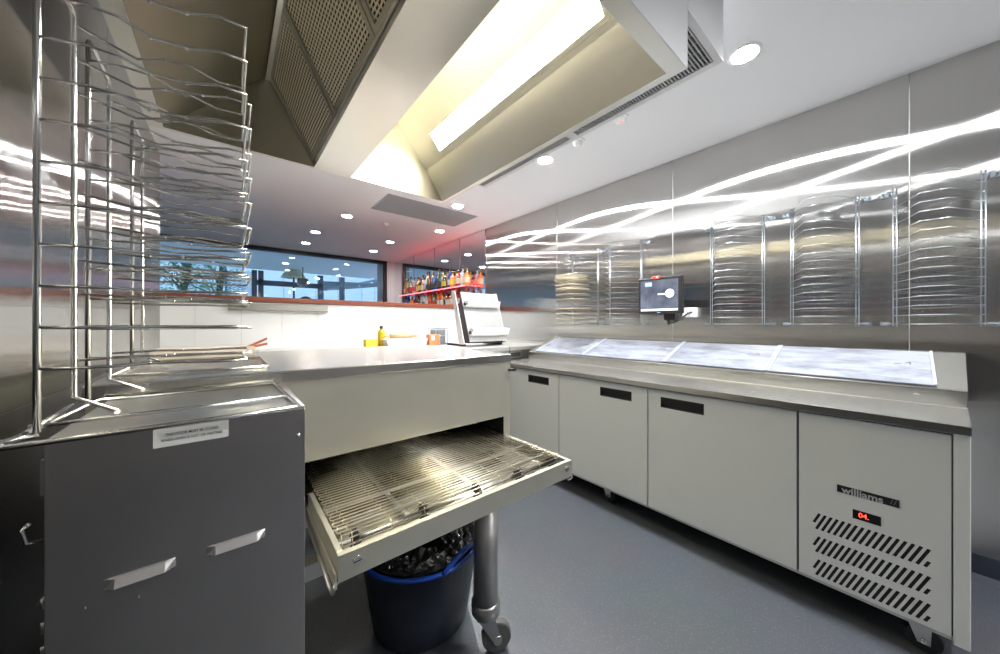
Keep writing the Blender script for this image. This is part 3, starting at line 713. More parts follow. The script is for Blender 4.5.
obj('plate', MB().box(XR-0.03, XR-0.0005, 0.972, 1.072, 1.262, 1.335), mat('white_plastic', (0.8, 0.8, 0.8), 0.35), t, 0.004)
obj('socket_slot', MB().box(XR-0.031, XR-0.0295, 1.0, 1.006, 1.29, 1.305).box(XR-0.031, XR-0.0295, 1.03, 1.036, 1.29, 1.305), black, t)
cb = MB()
for (a, dz, r) in ((0, 0.0, 0.006), (0.01, -0.012, 0.005), (-0.012, -0.006, 0.0045), (0.02, -0.02, 0.004)):
    cb.tube([(2.50, 1.10+a, 1.30), (2.51, 1.085+a, 1.255+dz), (2.53, 1.06+a, 1.235+dz), (2.60, 1.04+a, 1.25+dz), (2.66, 1.02, 1.285), (XR-0.03, 1.01, 1.30)], r, 7)
cb.box(2.485, 2.525, 1.03, 1.11, 1.24, 1.29); cb.cyl((2.505, 1.085, 1.205), (2.505, 1.085, 1.25), 0.010)
tag(obj('power_cable', cb, black, org=(2.55, 1.05, 1.25)), 'tangle of black cables hanging below the touch screen', 'cable')

# ------------------------------------------------------------------ pizza prep fridge
AX = 1.94; FY0, FY1 = -0.152, 2.36
fr = thing('prep_fridge', 'long white-doored pizza prep fridge with stainless top along the right wall', 'fridge', (2.3, 1.1, 0))
p = MB().box(AX+0.022, 2.70, FY0+0.006, FY1, 0.14, 0.828)
obj('cabinet', p, mat('cabinet_grey', (0.30, 0.31, 0.32), 0.5), fr)
obj('end_panel', MB().box(AX-0.004, 2.70, FY0, FY0+0.035, 0.10, 0.832), white_paint, fr, 0.002)
obj('plinth_rail', MB().box(AX+0.005, AX+0.03, FY0+0.036, FY1, 0.108, 0.122), steel, fr)
p = MB()
prof = [(1.912, 0.834), (1.912, 0.866), (2.318, 0.866), (2.318, 0.936), (2.70, 1.070), (2.715, 1.070), (2.715, 0.834)]
p.prism(prof, 'y', FY0, FY1)
p.v = [(a, b-0.045*(a-1.912)/0.79 if b < 0 else b, c) for (a, b, c) in p.v]
obj('worktop', p, steel_top, fr, 0.002)
def lid(y0, y1):
    # clear misted lid lying on the sloped topping rail
    d = Vector((2.685-2.335, 0, 0)); z0, z1 = 0.936+0.0065, 1.070-0.004
    a = (2.33, 0.9435); b = (2.682, 1.0665)
    m_ = MB().hexa([(a[0], y0, a[1]), (b[0], y0, b[1]), (b[0], y1, b[1]), (a[0], y1, a[1])],
                   [(a[0]-0.002, y0, a[1]+0.006), (b[0]-0.002, y0, b[1]+0.006), (b[0]-0.002, y1, b[1]+0.006), (a[0]-0.002, y1, a[1]+0.006)])
    o = obj('topping_lid', m_, frost, fr, 0.001)
    for yy in (y0, y1-0.008):
        e = MB()
        e.hexa([(a[0]-0.001, yy, a[1]+0.006), (b[0]-0.001, yy, b[1]+0.006), (b[0]-0.001, yy+0.008, b[1]+0.006), (a[0]-0.001, yy+0.008, a[1]+0.006)],
               [(a[0]-0.004, yy, a[1]+0.011), (b[0]-0.004, yy, b[1]+0.011), (b[0]-0.004, yy+0.008, b[1]+0.011), (a[0]-0.004, yy+0.008, a[1]+0.011)])
        obj('lid_edge', e, mat('lid_edge_grey', (0.42, 0.45, 0.52), 0.3), o)
    ym = y0+0.07
    obj('lid_catch', MB().tube([(2.52, ym, 1.013), (2.515, ym, 1.026), (2.50, ym+0.02, 1.022), (2.49, ym+0.05, 1.018)], 0.003, 6), chrome, o)
for (a, b) in ((-0.10, 0.476), (0.480, 1.042), (1.046, 1.718), (1.722, 2.27)): lid(a, b)
def blob(y, z, s):
    q = MB()
    for k in range(5):
        q.sphere((2.3185, y+random.uniform(-1, 1)*s, z+random.uniform(-0.4, 0.4)*s*0.5), s*0.42, 5, (0.12, 1, 0.6))
    return q
obj('sticker_residue', blob(-0.05, 0.905, 0.012), mat('paper_residue', (0.6, 0.6, 0.58), 0.8), fr)
q = MB()
for y in (1.62, 1.28): q.cyl((2.318, y, 0.90), (2.312, y, 0.90), 0.008).box(2.308, 2.318, y-0.015, y+0.015, 0.905, 0.911)
obj('rail_clip', q, chrome, fr)
def door(y0, y1, hy0, hy1):
    ho = [(y0+0.004, 0.122), (y1-0.004, 0.122), (y1-0.004, 0.828), (y0+0.004, 0.828)]
    z0, z1 = 0.728, 0.787
    p = MB()
    p.box(AX, AX+0.02, y0+0.004, hy0, 0.122, 0.822); p.box(AX, AX+0.02, hy1, y1-0.004, 0.122, 0.822)
    p.box(AX, AX+0.02, hy0, hy1, 0.122, z0); p.box(AX, AX+0.02, hy0, hy1, z1, 0.822)
    d = obj('door', p, white_paint, fr)
    h = MB().box(AX+0.014, AX+0.021, hy0, hy1, z0, z1)
    h.box(AX-0.001, AX+0.014, hy0, hy0+0.004, z0, z1).box(AX-0.001, AX+0.014, hy1-0.004, hy1, z0, z1)
    h.box(AX-0.001, AX+0.014, hy0, hy1, z1-0.005, z1).box(AX-0.001, AX+0.014, hy0, hy1, z0, z0+0.004)
    h.prism([(AX+0.013, z1-0.006), (AX+0.002, z1-0.006), (AX+0.002, z1-0.026), (AX+0.005, z1-0.026)], 'y', hy0+0.004, hy1-0.004)
    obj('recessed_handle', h, black, d)
    obj('door_gasket', MB().box(AX+0.0205, AX+0.0225, y0-0.004, y1+0.004, 0.12, 0.828), gasket, d)
door(0.288, 0.962, 0.66, 0.885); door(0.962, 1.65, 1.065, 1.29); door(1.65, 2.335, 1.752, 1.98)
# compressor panel with slanted louvre slots
py0, py1 = -0.113, 0.284
cp = obj('compressor_panel', MB().box(AX, AX+0.012, py0, py1, 0.122, 0.822), white_paint, fr, 0.001)
obj('panel_gap', MB().box(AX+0.013, AX+0.02, py0-0.006, py1+0.006, 0.122, 0.828), gasket, cp)
for (zb_, zt) in ((0.334, 0.404), (0.236, 0.306), (0.138, 0.208)):
    p = MB(); A, B = 0.236, -0.066; hh = zt-zb_; sl = 0.028; wd_ = 0.0082; k = 0
    y = A+sl
    while y > B-0.002:
        # slot runs from (y, zb) to (y-sl, zt) ; clipped to [B, A]
        ya_, za_ = y, zb_; yb_, zb2 = y-sl, zt
        if ya_ > A: f = (ya_-A)/sl; za_ = zb_+hh*f; ya_ = A
        if yb_ < B: f = (B-yb_)/sl; zb2 = zt-hh*f; yb_ = B
        if zb2-za_ > 0.008:
            p.hexa([(AX-0.0006, ya_+wd_/2, za_+0.002), (AX-0.0006, ya_-wd_/2, za_), (AX-0.0006, yb_-wd_/2, zb2-0.002), (AX-0.0006, yb_+wd_/2, zb2)],
                   [(AX+0.001, ya_+wd_/2, za_+0.002), (AX+0.001, ya_-wd_/2, za_), (AX+0.001, yb_-wd_/2, zb2-0.002), (AX+0.001, yb_+wd_/2, zb2)])
        y -= 0.0178
    obj('vent_slots', p, darkvoid, cp)
bd = obj('maker_badge', MB().box(AX-0.002, AX, 0.002, 0.166, 0.520, 0.549), black, cp)
text('badge_lettering', 'williams', 0.038, mat('badge_silver', (0.55, 0.56, 0.58), 0.4), bd, (AX-0.0022, 0.097, 0.5325), (PI/2, 0, -PI/2), 0.0002, 0.92, 0.0009)
text('badge_symbol', '//', 0.026, mat('badge_grey', (0.20, 0.21, 0.23), 0.4), bd, (AX-0.0022, 0.017, 0.5345), (PI/2, 0, -PI/2), 0.0002, 1.2)
ds = obj('temperature_display', MB().box(AX-0.004, AX, 0.047, 0.122, 0.431, 0.467), black_gloss, cp, 0.001)
text('display_digits', '04.', 0.026, mat('red_digits', (1, .1, .05), 0.5, emit=(1.0, 0.06, 0.03), estr=4), ds, (AX-0.0043, 0.092, 0.450), (PI/2, 0, -PI/2), 0.0002, 0.9)
# castors
def castor(parent, x, y, h=0.14):
    q = MB().box(x-0.04, x+0.04, y-0.04, y+0.04, h-0.006, h)
    for a in (-0.024, 0.020):
        q.hexa([(x+a, y-0.035, h-0.006), (x+a, y+0.035, h-0.006), (x+a, y+0.0, 0.035), (x+a, y-0.03, 0.035)],
               [(x+a+0.004, y-0.035, h-0.006), (x+a+0.004, y+0.035, h-0.006), (x+a+0.004, y+0.0, 0.035), (x+a+0.004, y-0.03, 0.035)])
    o = obj('castor', q, steel, parent)
    obj('wheel', MB().cyl((x-0.015, y-0.015, 0.046), (x+0.015, y-0.015, 0.046), 0.046, 0.046, 24), black, o, 0.004)
    obj('axle_nut', MB().cyl((x-0.03, y-0.015, 0.046), (x+0.03, y-0.015, 0.046), 0.009, 0.009, 6), steel_bright, o)
for (x, y) in ((1.995, -0.04), (2.02, 1.28), (2.02, 2.25), (2.62, -0.05), (2.62, 1.28), (2.62, 2.25)): castor(fr, x, y)

# ------------------------------------------------------------------ back bench along the bar counter
bn = thing('back_bench', 'stainless back bench between the prep fridge and the white bar counter', 'bench', (1.9, 3.0, 0))
obj('bench_top', MB().box(0.2, XR-0.01, 2.46, YB-0.004, 0.945, 0.985), mat('bench_steel', (0.78, 0.77, 0.74), 0.35, 0.9), bn, 0.003)
p = MB().box(0.22, XR-0.02, 2.50, YB-0.01, 0.30, 0.34)
for x in (0.25, 1.45, 2.62):
    for y in (2.50, 3.55): p.box(x, x+0.04, y, y+0.04, 0, 0.945)
obj('bench_frame', p, steel, bn)
q = MB().box(2.0, 2.31, 2.462, 2.47, 0.875, 0.943)
obj('drawer_front', q, steel, bn)
obj('drawer_slot', MB().box(2.02, 2.115, 2.459, 2.462, 0.885, 0.925).box(2.13, 2.30, 2.459, 2.462, 0.885, 0.925).box(2.15, 2.157, 2.459, 2.462, 0.925, 0.985), darkvoid, bn)

# ------------------------------------------------------------------ dough roller
DX0, DX1 = 1.80, 2.36
dm = thing('dough_roller', 'white and steel dough rolling machine on the back bench', 'dough roller', (2.08, 2.9, 0.985))
p = MB()
for (a, b) in ((DX0, DX0+0.012), (DX1-0.012, DX1)):
    obj('side_plate', MB().prism([(2.745, 1.02), (2.925, 1.555), (2.985, 1.555), (2.84, 1.005), (2.75, 1.005)], 'x', a, b), mat('side_plate_steel', (0.62, 0.62, 0.62), 0.5, 0.4), dm, 0.003)
mw = mat('machine_white', (0.72, 0.72, 0.70), 0.35)
def slope(z, off=0.0): return 2.745+(z-1.02)*(0.18/0.535)+off
q = MB()
q.slab([(DX0+0.075, slope(1.03), 1.03), (DX1-0.012, slope(1.03), 1.03), (DX1-0.012, slope(1.545), 1.545), (DX0+0.075, slope(1.545), 1.545)], -0.004)
obj('front_plate', q, mat('scuffed_steel', (0.52, 0.52, 0.51), 0.48, 0.7, noise=((8, 8, 8), 0.10, 0.02)), dm)
obj('machine_body', MB().prism([(2.80, 1.06), (2.94, 1.48), (2.97, 1.48), (3.0, 1.40), (3.0, 1.01), (2.80, 1.01)], 'x', DX0+0.10, DX1-0.013), mat('machine_dark', (0.03, 0.03, 0.03), 0.5), dm)
for (z, x1, r) in ((1.425, DX1-0.03, 0.030), (1.135, DX1+0.02, 0.034)):
    y = slope(z, -0.055)
    p = MB().prism([(y-0.03, z+0.02), (y-0.02, z-0.03), (y+0.02, z-0.035), (y+0.055, z-0.01), (y+0.06, z+0.03), (y, z+0.035)], 'x', DX0+0.09, x1-0.05)
    g_ = obj('roller_guard', p, mw, dm, 0.006)
    obj('roller', MB().cyl((DX0+0.075, y+0.01, z-0.02), (x1-0.03, y+0.01, z-0.02), r*0.8, r*0.8, 24), mw, g_)
    obj('roller_bearing', MB().cyl((DX0+0.06, y+0.005, z-0.01), (DX0+0.092, y+0.005, z-0.01), 0.017, 0.017, 16), black, g_)
    obj('guard_bracket', MB().prism([(y-0.03, z+0.03), (y-0.005, z-0.045), (y+0.055, z-0.01), (y+0.06, z+0.035)], 'x', x1-0.05, x1-0.015), mw, g_, 0.003)
obj('machine_foot', MB().box(DX0+0.02, DX0+0.06, 2.80, 3.10, 0.9855, 1.006).box(DX1-0.06, DX1-0.02, 2.80, 3.10, 0.9855, 1.006), black, dm)

# ------------------------------------------------------------------ small things on the bench
def lathe_thing(name, prof, x, y, z, m, label, cat, group=None, cap=None):
    t = thing(name, label, cat, (x, y, z), 0, group)
    obj('body', MB().lathe(prof, (x, y, z), 20), m, t)
    if cap:
        zc, r, h, cm = cap; obj('cap', MB().cyl((x, y, z+zc), (x, y, z+zc+h), r, r*0.92, 16), cm, t)
    return t
lathe_thing('oil_bottle', [(0.001, 0.001), (0.035, 0.001), (0.036, 0.14), (0.03, 0.155), (0.016, 0.168), (0.014, 0.18)], 1.19, 3.32, 0.985, mat('yellow_oil', (0.60, 0.42, 0.02), 0.15),
            'yellow oil bottle with black cap standing on the back bench', 'bottle', None, (0.178, 0.017, 0.03, black))
t = thing('yellow_sponge', 'low yellow block beside the oil bottle on the back bench', 'sponge', (1.08, 3.33, 0.985))
obj('block', MB().box(1.03, 1.15, 3.29, 3.37, 0.9855, 1.06), mat('yellow_foam', (0.75, 0.52, 0.05), 0.7), t, 0.006)
t = thing('rolling_pin', 'brown wooden rolling pin lying high on the back bench', 'rolling pin', (1.45, 3.3, 1.13))
obj('roller', MB().cyl((1.27, 3.30, 1.085), (1.52, 3.30, 1.085), 0.024), lightwood, t); obj('handle', MB().cyl((1.20, 3.30, 1.085), (1.27, 3.30, 1.085), 0.011, 0.012).cyl((1.52, 3.30, 1.085), (1.59, 3.30, 1.085), 0.012, 0.011), lightwood, t)
t = thing('storage_tub', 'pale plastic tub on the back bench under the rolling pin', 'tub', (1.4, 3.3, 0.985))
obj('tub_body', MB().prism([(1.20, 0.9855), (1.60, 0.9855), (1.62, 1.06), (1.18, 1.06)], 'y', 3.15, 3.45), mat('tub_white', (0.75, 0.74, 0.72), 0.4), t, 0.006)
t = thing('orange_packet', 'small orange and white packet beside the dough roller', 'packet', (1.68, 3.2, 0.985))
obj('packet', MB().box(1.62, 1.74, 3.12, 3.2, 0.9855, 1.10), mat('orange_print', (0.75, 0.22, 0.08), 0.5), t, 0.004)
obj('packet_label', MB().box(1.64, 1.68, 3.118, 3.1205, 1.04, 1.09), label_white, t)
t = thing('grey_caddy', 'grey wire caddy standing left of the dough roller', 'caddy', (1.78, 3.3, 0.985))
p = MB()
for z in (1.0, 1.08, 1.16): p.tube([(1.74, 3.2, z), (1.88, 3.2, z), (1.88, 3.38, z), (1.74, 3.38, z)], 0.005, 6, closed=True)
for (x, y) in ((1.74, 3.2), (1.88, 3.2), (1.88, 3.38), (1.74, 3.38)): p.tube([(x, y, 0.987), (x, y, 1.2)], 0.005, 6)
p.box(1.74, 1.88, 3.2, 3.38, 0.988, 0.994)
obj('wire_body', p, greywire, t)
obj('caddy_contents', MB().box(1.75, 1.87, 3.22, 3.36, 0.995, 1.15), mat('slate_grey', (0.20, 0.22, 0.25), 0.6), t, 0.01)
# stainless rail under the timber top
rl = thing('utensil_rail', 'short stainless rail fixed to the white panels under the timber top', 'rail', (0.37, YB-0.03, 1.33))
obj('channel', MB().box(0.0, 0.76, YB-0.045, YB-0.001, 1.325, 1.388), mat('rail_steel', (0.36, 0.35, 0.33), 0.35, 1.0), rl, 0.003)
obj('rail_lip', MB().box(0.0, 0.76, YB-0.05, YB-0.045, 1.325, 1.333).box(0.12, 0.122, YB-0.047, YB-0.045, 1.333, 1.388), steel_bright, rl)
q = MB()
for x in (0.03, 0.075): q.cyl((x, YB-0.046, 1.357), (x, YB-0.049, 1.357), 0.014)
obj('rail_knob', q, mat('leg_steel', (0.45, 0.44, 0.43), 0.35, 1.0), rl)
# tongs and carton behind the chrome racks, on the oven lid
t = thing('wooden_tongs', 'red-brown wooden tongs lying on the oven lid behind the racks', 'tongs', (0.17, 1.8, 1.075))
for (dy, dz, yw) in ((0, 0, 0.0), (0.02, 0.022, 0.0)):
    obj('arm', MB().hexa([(0.06, 1.80+dy, 1.100), (0.135, 1.78+dy, 1.118+dz), (0.135, 1.80+dy, 1.118+dz), (0.06, 1.82+dy, 1.100)],
                         [(0.06, 1.80+dy, 1.110), (0.135, 1.78+dy, 1.128+dz), (0.135, 1.80+dy, 1.128+dz), (0.06, 1.82+dy, 1.110)]), mat('red_wood', (0.42, 0.13, 0.08), 0.5), t)
obj('pivot', MB().box(0.04, 0.062, 1.80, 1.84, 1.076, 1.112), mat('red_wood', (0.42, 0.13, 0.08), 0.5), t)
t = thing('flat_carton', 'flat beige carton lying on the oven lid behind the chrome racks', 'box', (-0.03, 1.8, 1.075))
obj('carton_body', MB().box(-0.22, 0.09, 1.74, 1.95, 1.076, 1.112), mat('beige_card', (0.42, 0.37, 0.32), 0.8), t, 0.002)
obj('carton_flap', MB().box(-0.22, 0.09, 1.739, 1.7405, 1.094, 1.110), mat('card_edge', (0.50, 0.45, 0.40), 0.8), t)

# ------------------------------------------------------------------ bottle shelves over the bar
sh_ = thing('bottle_shelf', 'long two-tier glowing pink bottle shelf on the mirror wall', 'shelf', (2.62, 4.9, 1.4))
for z in (1.75, 1.46):
    s_ = obj('shelf_board', MB().box(2.52, XR-0.006, 3.80, 6.05, z-0.018, z), mat('smoked_acrylic', (0.30, 0.12, 0.13), 0.2), sh_)
    obj('led_strip', MB().box(2.516, 2.52, 3.80, 6.05, z-0.014, z-0.002), pink_m, s_)
    obj('rear_led_strip', MB().box(2.70, 2.712, 3.82, 6.03, z, z+0.006), mat('red_led_tape', (1, .2, .2), 0.5, emit=(1.0, 0.035, 0.05), estr=45), s_)
for y in (3.80, 6.03): obj('shelf_support', MB().box(2.72, XR-0.006, y, y+0.02, 1.2, 1.68), steel, sh_)
BC = [('amber', (0.28, 0.09, 0.01)), ('dark green', (0.008, 0.03, 0.012)), ('clear', (0.25, 0.28, 0.30)), ('orange', (0.50, 0.12, 0.02)), ('red', (0.22, 0.012, 0.012)),
      ('blue', (0.012, 0.04, 0.18)), ('black', (0.01, 0.01, 0.012)), ('golden', (0.34, 0.20, 0.04)), ('pale green', (0.13, 0.22, 0.13)), ('brown', (0.12, 0.04, 0.015))]
LC = [('white', (0.36, 0.34, 0.33)), ('cream', (0.38, 0.31, 0.22)), ('black', (0.02, 0.02, 0.02)), ('red', (0.35, 0.02, 0.02)), ('yellow', (0.42, 0.29, 0.03))]
ORD = ['first', 'second', 'third', 'fourth', 'fifth', 'sixth', 'seventh', 'eighth', 'ninth', 'tenth', 'eleventh', 'twelfth', 'thirteenth', 'fourteenth', 'fifteenth',
       'sixteenth', 'seventeenth', 'eighteenth', 'nineteenth', 'twentieth', 'twenty-first', 'twenty-second', 'twenty-third', 'twenty-fourth', 'twenty-fifth', 'twenty-sixth', 'twenty-seventh']
shapes = [[(0.001, 0), (0.038, 0), (0.039, 0.01), (0.039, 0.165), (0.030, 0.195), (0.014, 0.225), (0.013, 0.285), (0.015, 0.290), (0.001, 0.291)],
          [(0.001, 0), (0.045, 0), (0.046, 0.01), (0.046, 0.14), (0.040, 0.165), (0.016, 0.185), (0.014, 0.24), (0.017, 0.245), (0.001, 0.246)],
          [(0.001, 0), (0.032, 0), (0.034, 0.01), (0.036, 0.20), (0.024, 0.235), (0.012, 0.26), (0.012, 0.32), (0.014, 0.325), (0.001, 0.326)]]
for tier, zt, nb in (('upper', 1.7505, 26), ('lower', 1.4605, 26)):
    for k in range(nb):
        cn, cc = BC[random.randrange(len(BC))]; ln_, lc = LC[random.randrange(len(LC))]; sp = random.choice(shapes)
        y = 3.92+k*(2.06/(nb-1)) + random.uniform(-0.012, 0.012); x = 2.60+random.uniform(-0.02, 0.03)
        bm = mat('glass_'+cn.replace(' ', '_'), cc, 0.12, spec=0.7)
        bo = thing('bottle', cn+' bottle with '+ln_+' label, '+ORD[k]+' from the near end of '+tier+' bar shelf', 'bottle', (x, y, zt), 0, 'spirit bottles on the '+tier+' bar shelf')
        obj('glass', MB().lathe(sp, (x, y, zt), 14), bm, bo)
        r = sp[3][0]+0.0006; obj('label', MB().lathe([(r, 0.045), (r, 0.125)], (x, y, zt), 14), mat('label_'+ln_, lc, 0.6), bo)
        zt2 = sp[-1][1]; obj('stopper', MB().cyl((x, y, zt+zt2-0.03), (x, y, zt+zt2+0.006), 0.0155, 0.0155, 10), black if k % 3 else mat('stopper_gold', (0.35, 0.22, 0.06), 0.35, 0.8), bo)

# ------------------------------------------------------------------ outside the window
struct('ground', MB().box(-14, 16, 7.0, 40, -0.2, -0.02), mat('paving', (0.68, 0.68, 0.68), 0.8))
blue_fab = mat('awning_fabric', (0.80, 0.80, 0.80), 0.8)
_n = blue_fab.node_tree.nodes; _l = blue_fab.node_tree.links
_t = _n.new('ShaderNodeBsdfTranslucent'); _t.inputs['Color'].default_value = (0.80, 0.80, 0.80, 1); _m = _n.new('ShaderNodeMixShader'); _m.inputs['Fac'].default_value = 0.5
_l.new(_n['Principled BSDF'].outputs[0], _m.inputs[1]); _l.new(_t.outputs[0], _m.inputs[2]); _l.new(_m.outputs[0], _n['Material Output'].inputs['Surface']); navy = mat('navy_steel', (0.03, 0.06, 0.10), 0.4)
aw = thing('terrace_awning', 'blue-grey terrace awning on slim posts outside the window', 'awning', (1.0, 8.3, 0))
obj('fabric', MB().box(-5.0, 4.2, 7.0, 9.4, 2.47, 2.50), blue_fab, aw)
def at_y(px, Y, py=None):
    u = (px-500)/330.0; d = Y/(0.772-0.636*u); x = (0.636+0.772*u)*d
    return x if py is None else (x, H+(324-py)/330.0*d)
q = MB()
x0 = at_y(256, 9.4)
obj('front_beam', MB().box(x0, at_y(322, 9.4), 9.36, 9.44, at_y(290, 9.4, 287)[1], at_y(290, 9.4, 282)[1]), navy, aw)
for px in (254.5, 261): 
    x = at_y(px, 9.4); obj('post', MB().box(x-0.05, x+0.05, 9.36, 9.44, -0.02, 2.44), navy, aw)
for px in (320.5, 342):
    x = at_y(px, 9.4); obj('post', MB().box(x-0.06, x+0.06, 9.36, 9.44, -0.02, 2.44), mat('grey_blue_post', (0.14, 0.20, 0.26), 0.5), aw)
lt = thing('lattice_reflection', 'blue herringbone lattice standing in for a window reflection, beside the terrace posts', 'screen', (0.2, 9.5, 0))  # reflection in the window glass, given shape as a lattice outside
q = MB(); xa, xb = at_y(227, 9.5), at_y(252, 9.5); za, zb_ = 1.75, 2.42
k = 0; x = xa
while x < xb:
    s = 1 if k % 2 else -1
    z = za
    while z < zb_-0.03:
        q.hexa([(x, 9.5, z), (x+0.04, 9.5, z+0.03*s+0.03*(s < 0)), (x+0.04, 9.5, z+0.03*s+0.03*(s < 0)+0.018), (x, 9.5, z+0.018)],
               [(x, 9.52, z), (x+0.04, 9.52, z+0.03*s+0.03*(s < 0)), (x+0.04, 9.52, z+0.03*s+0.03*(s < 0)+0.018), (x, 9.52, z+0.018)]); z += 0.045
    x += 0.05; k += 1
obj('lattice', q, mat('lattice_blue', (0.08, 0.16, 0.26), 0.5), lt)
obj('frame', MB().box(xa-0.03, xa, 9.49, 9.53, 0, 2.44).box(xb, xb+0.03, 9.49, 9.53, 0, 2.44).box(xa, xb, 9.49, 9.53, 1.70, 1.75).box(xa, xb, 9.49, 9.53, 0.9, 1.7), mat('lattice_blue', (0.08, 0.16, 0.26), 0.5), lt)
# market umbrella and heater
ux, uz = at_y(296, 10.5, 279)
um = thing('cafe_umbrella', 'cream cafe umbrella top seen beyond the terrace awning', 'umbrella', (at_y(294, 8.6), 8.6, 0))
cx, cz = at_y(294, 8.6, 278)
q = MB()
ring = [(cx+0.26*math.cos(2*PI*k/8+0.2), 8.6+0.26*math.sin(2*PI*k/8+0.2), cz+0.0) for k in range(8)]
top = [(cx+0.13*math.cos(2*PI*k/8+0.2), 8.6+0.13*math.sin(2*PI*k/8+0.2), cz+0.19) for k in range(8)]
q.add(ring+top, [(k, (k+1) % 8, 8+(k+1) % 8, 8+k) for k in range(8)]+[tuple(range(8, 16)), tuple(range(7, -1, -1))])
obj('canopy', q, mat('cream_canvas', (0.62, 0.56, 0.38), 0.8), um)
obj('pole', MB().cyl((cx, 8.6, 0.0), (cx, 8.6, cz), 0.02), navy, um)
hx, hz = at_y(303, 8.2, 281)
ht = thing('patio_speaker', 'black box speaker hanging outside from the awning', 'speaker', (hx, 8.2, hz))
obj('cabinet', MB().box(hx-0.10, hx+0.10, 8.15, 8.27, hz-0.08, hz+0.05), black, ht, 0.006)
obj('hanger', MB().cyl((hx, 8.2, hz+0.05), (hx, 8.2, 2.44), 0.01), black, ht)
cx_, cz_ = at_y(306, 7.8, 300)
ch = thing('round_back_chair', 'dark round-backed stool standing outside the window', 'chair', (cx_, 7.8, 0))
obj('backrest', MB().sphere((cx_, 7.8, cz_-0.02), 0.12, 10, (1, 0.3, 0.8)), black, ch); obj('stem', MB().cyl((cx_, 7.8, 0.9), (cx_, 7.8, cz_-0.05), 0.02), black, ch)
obj('seat', MB().cyl((cx_, 7.7, 0.86), (cx_, 7.7, 0.9), 0.18), black, ch); obj('pedestal', MB().cyl((cx_, 7.7, 0.0), (cx_, 7.7, 0.86), 0.03).cyl((cx_, 7.7, -0.02), (cx_, 7.7, 0.0), 0.2), black, ch)
mpos = [(284, 273, 'leftmost white mast standing beyond the terrace'), (316, 290, 'white mast left of the grey terrace posts'), (338.5, 268, 'tallest thin white mast beyond the terrace posts'),
        (362, 288, 'short white mast right of the terrace posts'), (375, 283, 'rightmost white mast near the window jamb')]
for (px, py, l) in mpos:
    x, z = at_y(px, 14, py); t = thing('boat_mast', l, 'mast', (x, 14, 0), 0, 'masts beyond the terrace')
    obj('pole', MB().cyl((x, 14, -0.02), (x, 14, z), 0.04, 0.02, 8), mat('mast_white', (0.9, 0.9, 0.9), 0.4), t)
    obj('spreader', MB().box(x-0.12, x+0.12, 13.99, 14.01, z*0.9, z*0.9+0.02), mat('mast_white', (0.9, 0.9, 0.9), 0.4), t)
# second canopy beyond
q = MB(); xA, zA = at_y(322, 11, 291); xB, zB = at_y(381, 11, 279)
q.hexa([(xA, 11, zA), (xB, 11, zB), (xB+0.1, 9.6, 2.38), (xA-0.3, 9.6, 2.30)], [(xA, 11, zA+0.03), (xB, 11, zB+0.03), (xB+0.1, 9.6, 2.41), (xA-0.3, 9.6, 2.33)])
c2 = thing('sloping_canopy', 'grey sloping canopy beyond the terrace posts, by the window jamb', 'canopy', (xA, 10.5, 0))
obj('fabric', q, mat('canopy_grey', (0.20, 0.27, 0.33), 0.7), c2)
q = MB()
for k in range(6):
    f = k/5; a = Vector((xA-0.3+(xB+0.1-xA+0.3)*f, 9.6, 2.30+0.08*f-0.01)); b = Vector((xA+(xB-xA)*f, 11, zA+(zB-zA)*f-0.01)); q.tube([a, b], 0.018, 5)
obj('rafter', q, mat('grey_blue_post', (0.14, 0.20, 0.26), 0.5), c2)
q = MB()
for (x, z) in ((xA+0.02, zA), (xB-0.02, zB)): q.cyl((x, 11, -0.02), (x, 11, z), 0.03)
obj('support_post', q, navy, c2)
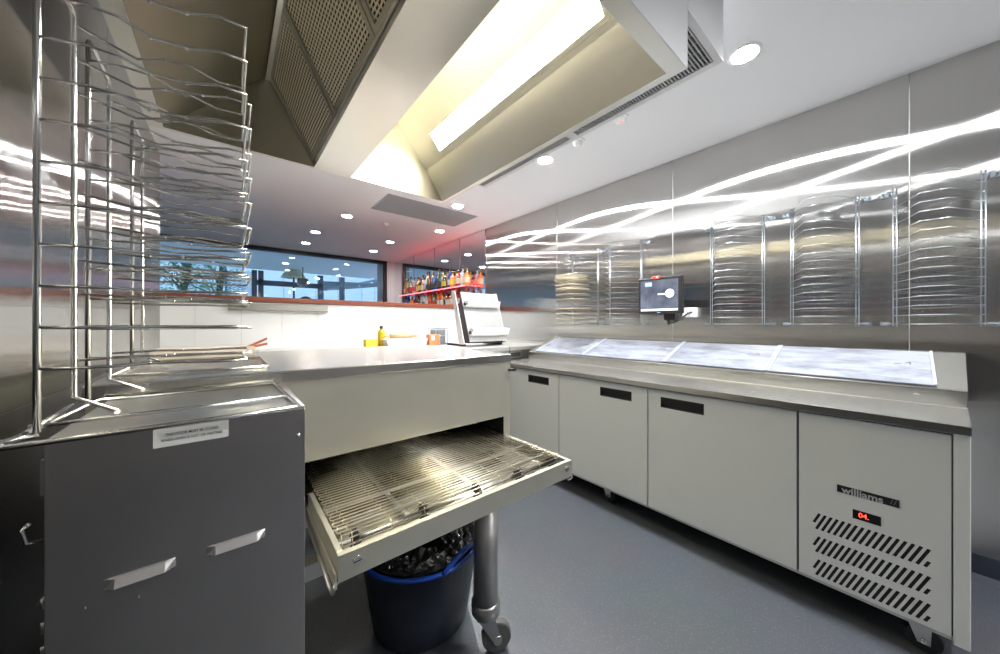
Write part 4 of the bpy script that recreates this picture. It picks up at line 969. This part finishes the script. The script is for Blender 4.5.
# trees and cordylines
leafm = mat('tree_leaves', (0.09, 0.26, 0.11), 0.6); leafm2 = mat('tree_leaves_pale', (0.20, 0.40, 0.26), 0.6); bark = mat('bark', (0.07, 0.09, 0.06), 0.9); purple = mat('purple_leaves', (0.05, 0.012, 0.03), 0.5)
def tree(px, Y, label, lm, spread, n):
    x = at_y(px, Y); t = thing('tree', label, 'tree', (x, Y, 0))
    tr = MB().tube([(x, Y, -0.02), (x+0.03, Y, 1.2), (x-0.02, Y, 1.9), (x+0.05, Y, 2.4), (x+0.1, Y, 3.0)], 0.07, 8)
    for k in range(6):
        a = random.uniform(0, 2*PI); z = 1.8+0.15*k
        tr.tube([(x, Y, z), (x+0.3*math.cos(a), Y+0.3*math.sin(a), z+0.25), (x+0.6*math.cos(a), Y+0.6*math.sin(a), z+0.35)], 0.018, 5)
    obj('trunk', tr, bark, t)
    q = MB()
    for k in range(n):
        a = random.uniform(0, 2*PI); r = spread*math.sqrt(random.random()); z = random.uniform(1.6, 3.0)
        c = Vector((x+r*math.cos(a), Y+r*math.sin(a), z)); d = Vector((random.uniform(-1,1), random.uniform(-1,1), random.uniform(-1,0.6))).normalized()
        s = d.orthogonal().normalized()*0.016; e = d*random.uniform(0.05, 0.09)
        q.add([c, c+e*0.5+s, c+e, c+e*0.5-s], [(0,1,2,3)])
    obj('foliage', q, lm, t)
tree(184, 10.3, 'leafy green tree outside, left one of two seen through the racks', leafm, 0.6, 1800)
tree(219, 11.6, 'leafy green tree outside, between the first tree and lattice reflection', leafm2, 0.6, 1000)
def cordyline(px, Y, label, col, z0):
    x = at_y(px, Y); t = thing('cordyline', label, 'plant', (x, Y, 0))
    obj('stem', MB().cyl((x, Y, -0.02), (x, Y, z0), 0.03, 0.02, 8), bark, t)
    q = MB()
    for k in range(46):
        a = random.uniform(0, 2*PI); el = random.uniform(-0.1, 1.4); L_ = random.uniform(0.14, 0.22)
        d = Vector((math.cos(a)*math.cos(el), math.sin(a)*math.cos(el), math.sin(el))); s = d.cross(Vector((0,0,1))).normalized()*0.014
        c = Vector((x, Y, z0)); q.add([c-s*0.5, c+d*L_*0.5-s, c+d*L_-Vector((0,0,0.03)), c+d*L_*0.5+s, c+s*0.5], [(0,1,2,3,4)])
    obj('leaves', q, col, t)
cordyline(186, 9.2, 'spiky dark purple plant outside, below the left tree', purple, 1.66)
cordyline(204, 9.6, 'spiky dark purple plant outside, between the two trees', purple, 1.64)
cordyline(220, 9.3, 'spiky dark green plant outside, next to the lattice reflection', leafm, 1.66)
cordyline(170, 9.2, 'spiky pale green plant outside, nearest the left wall edge', leafm2, 1.64)
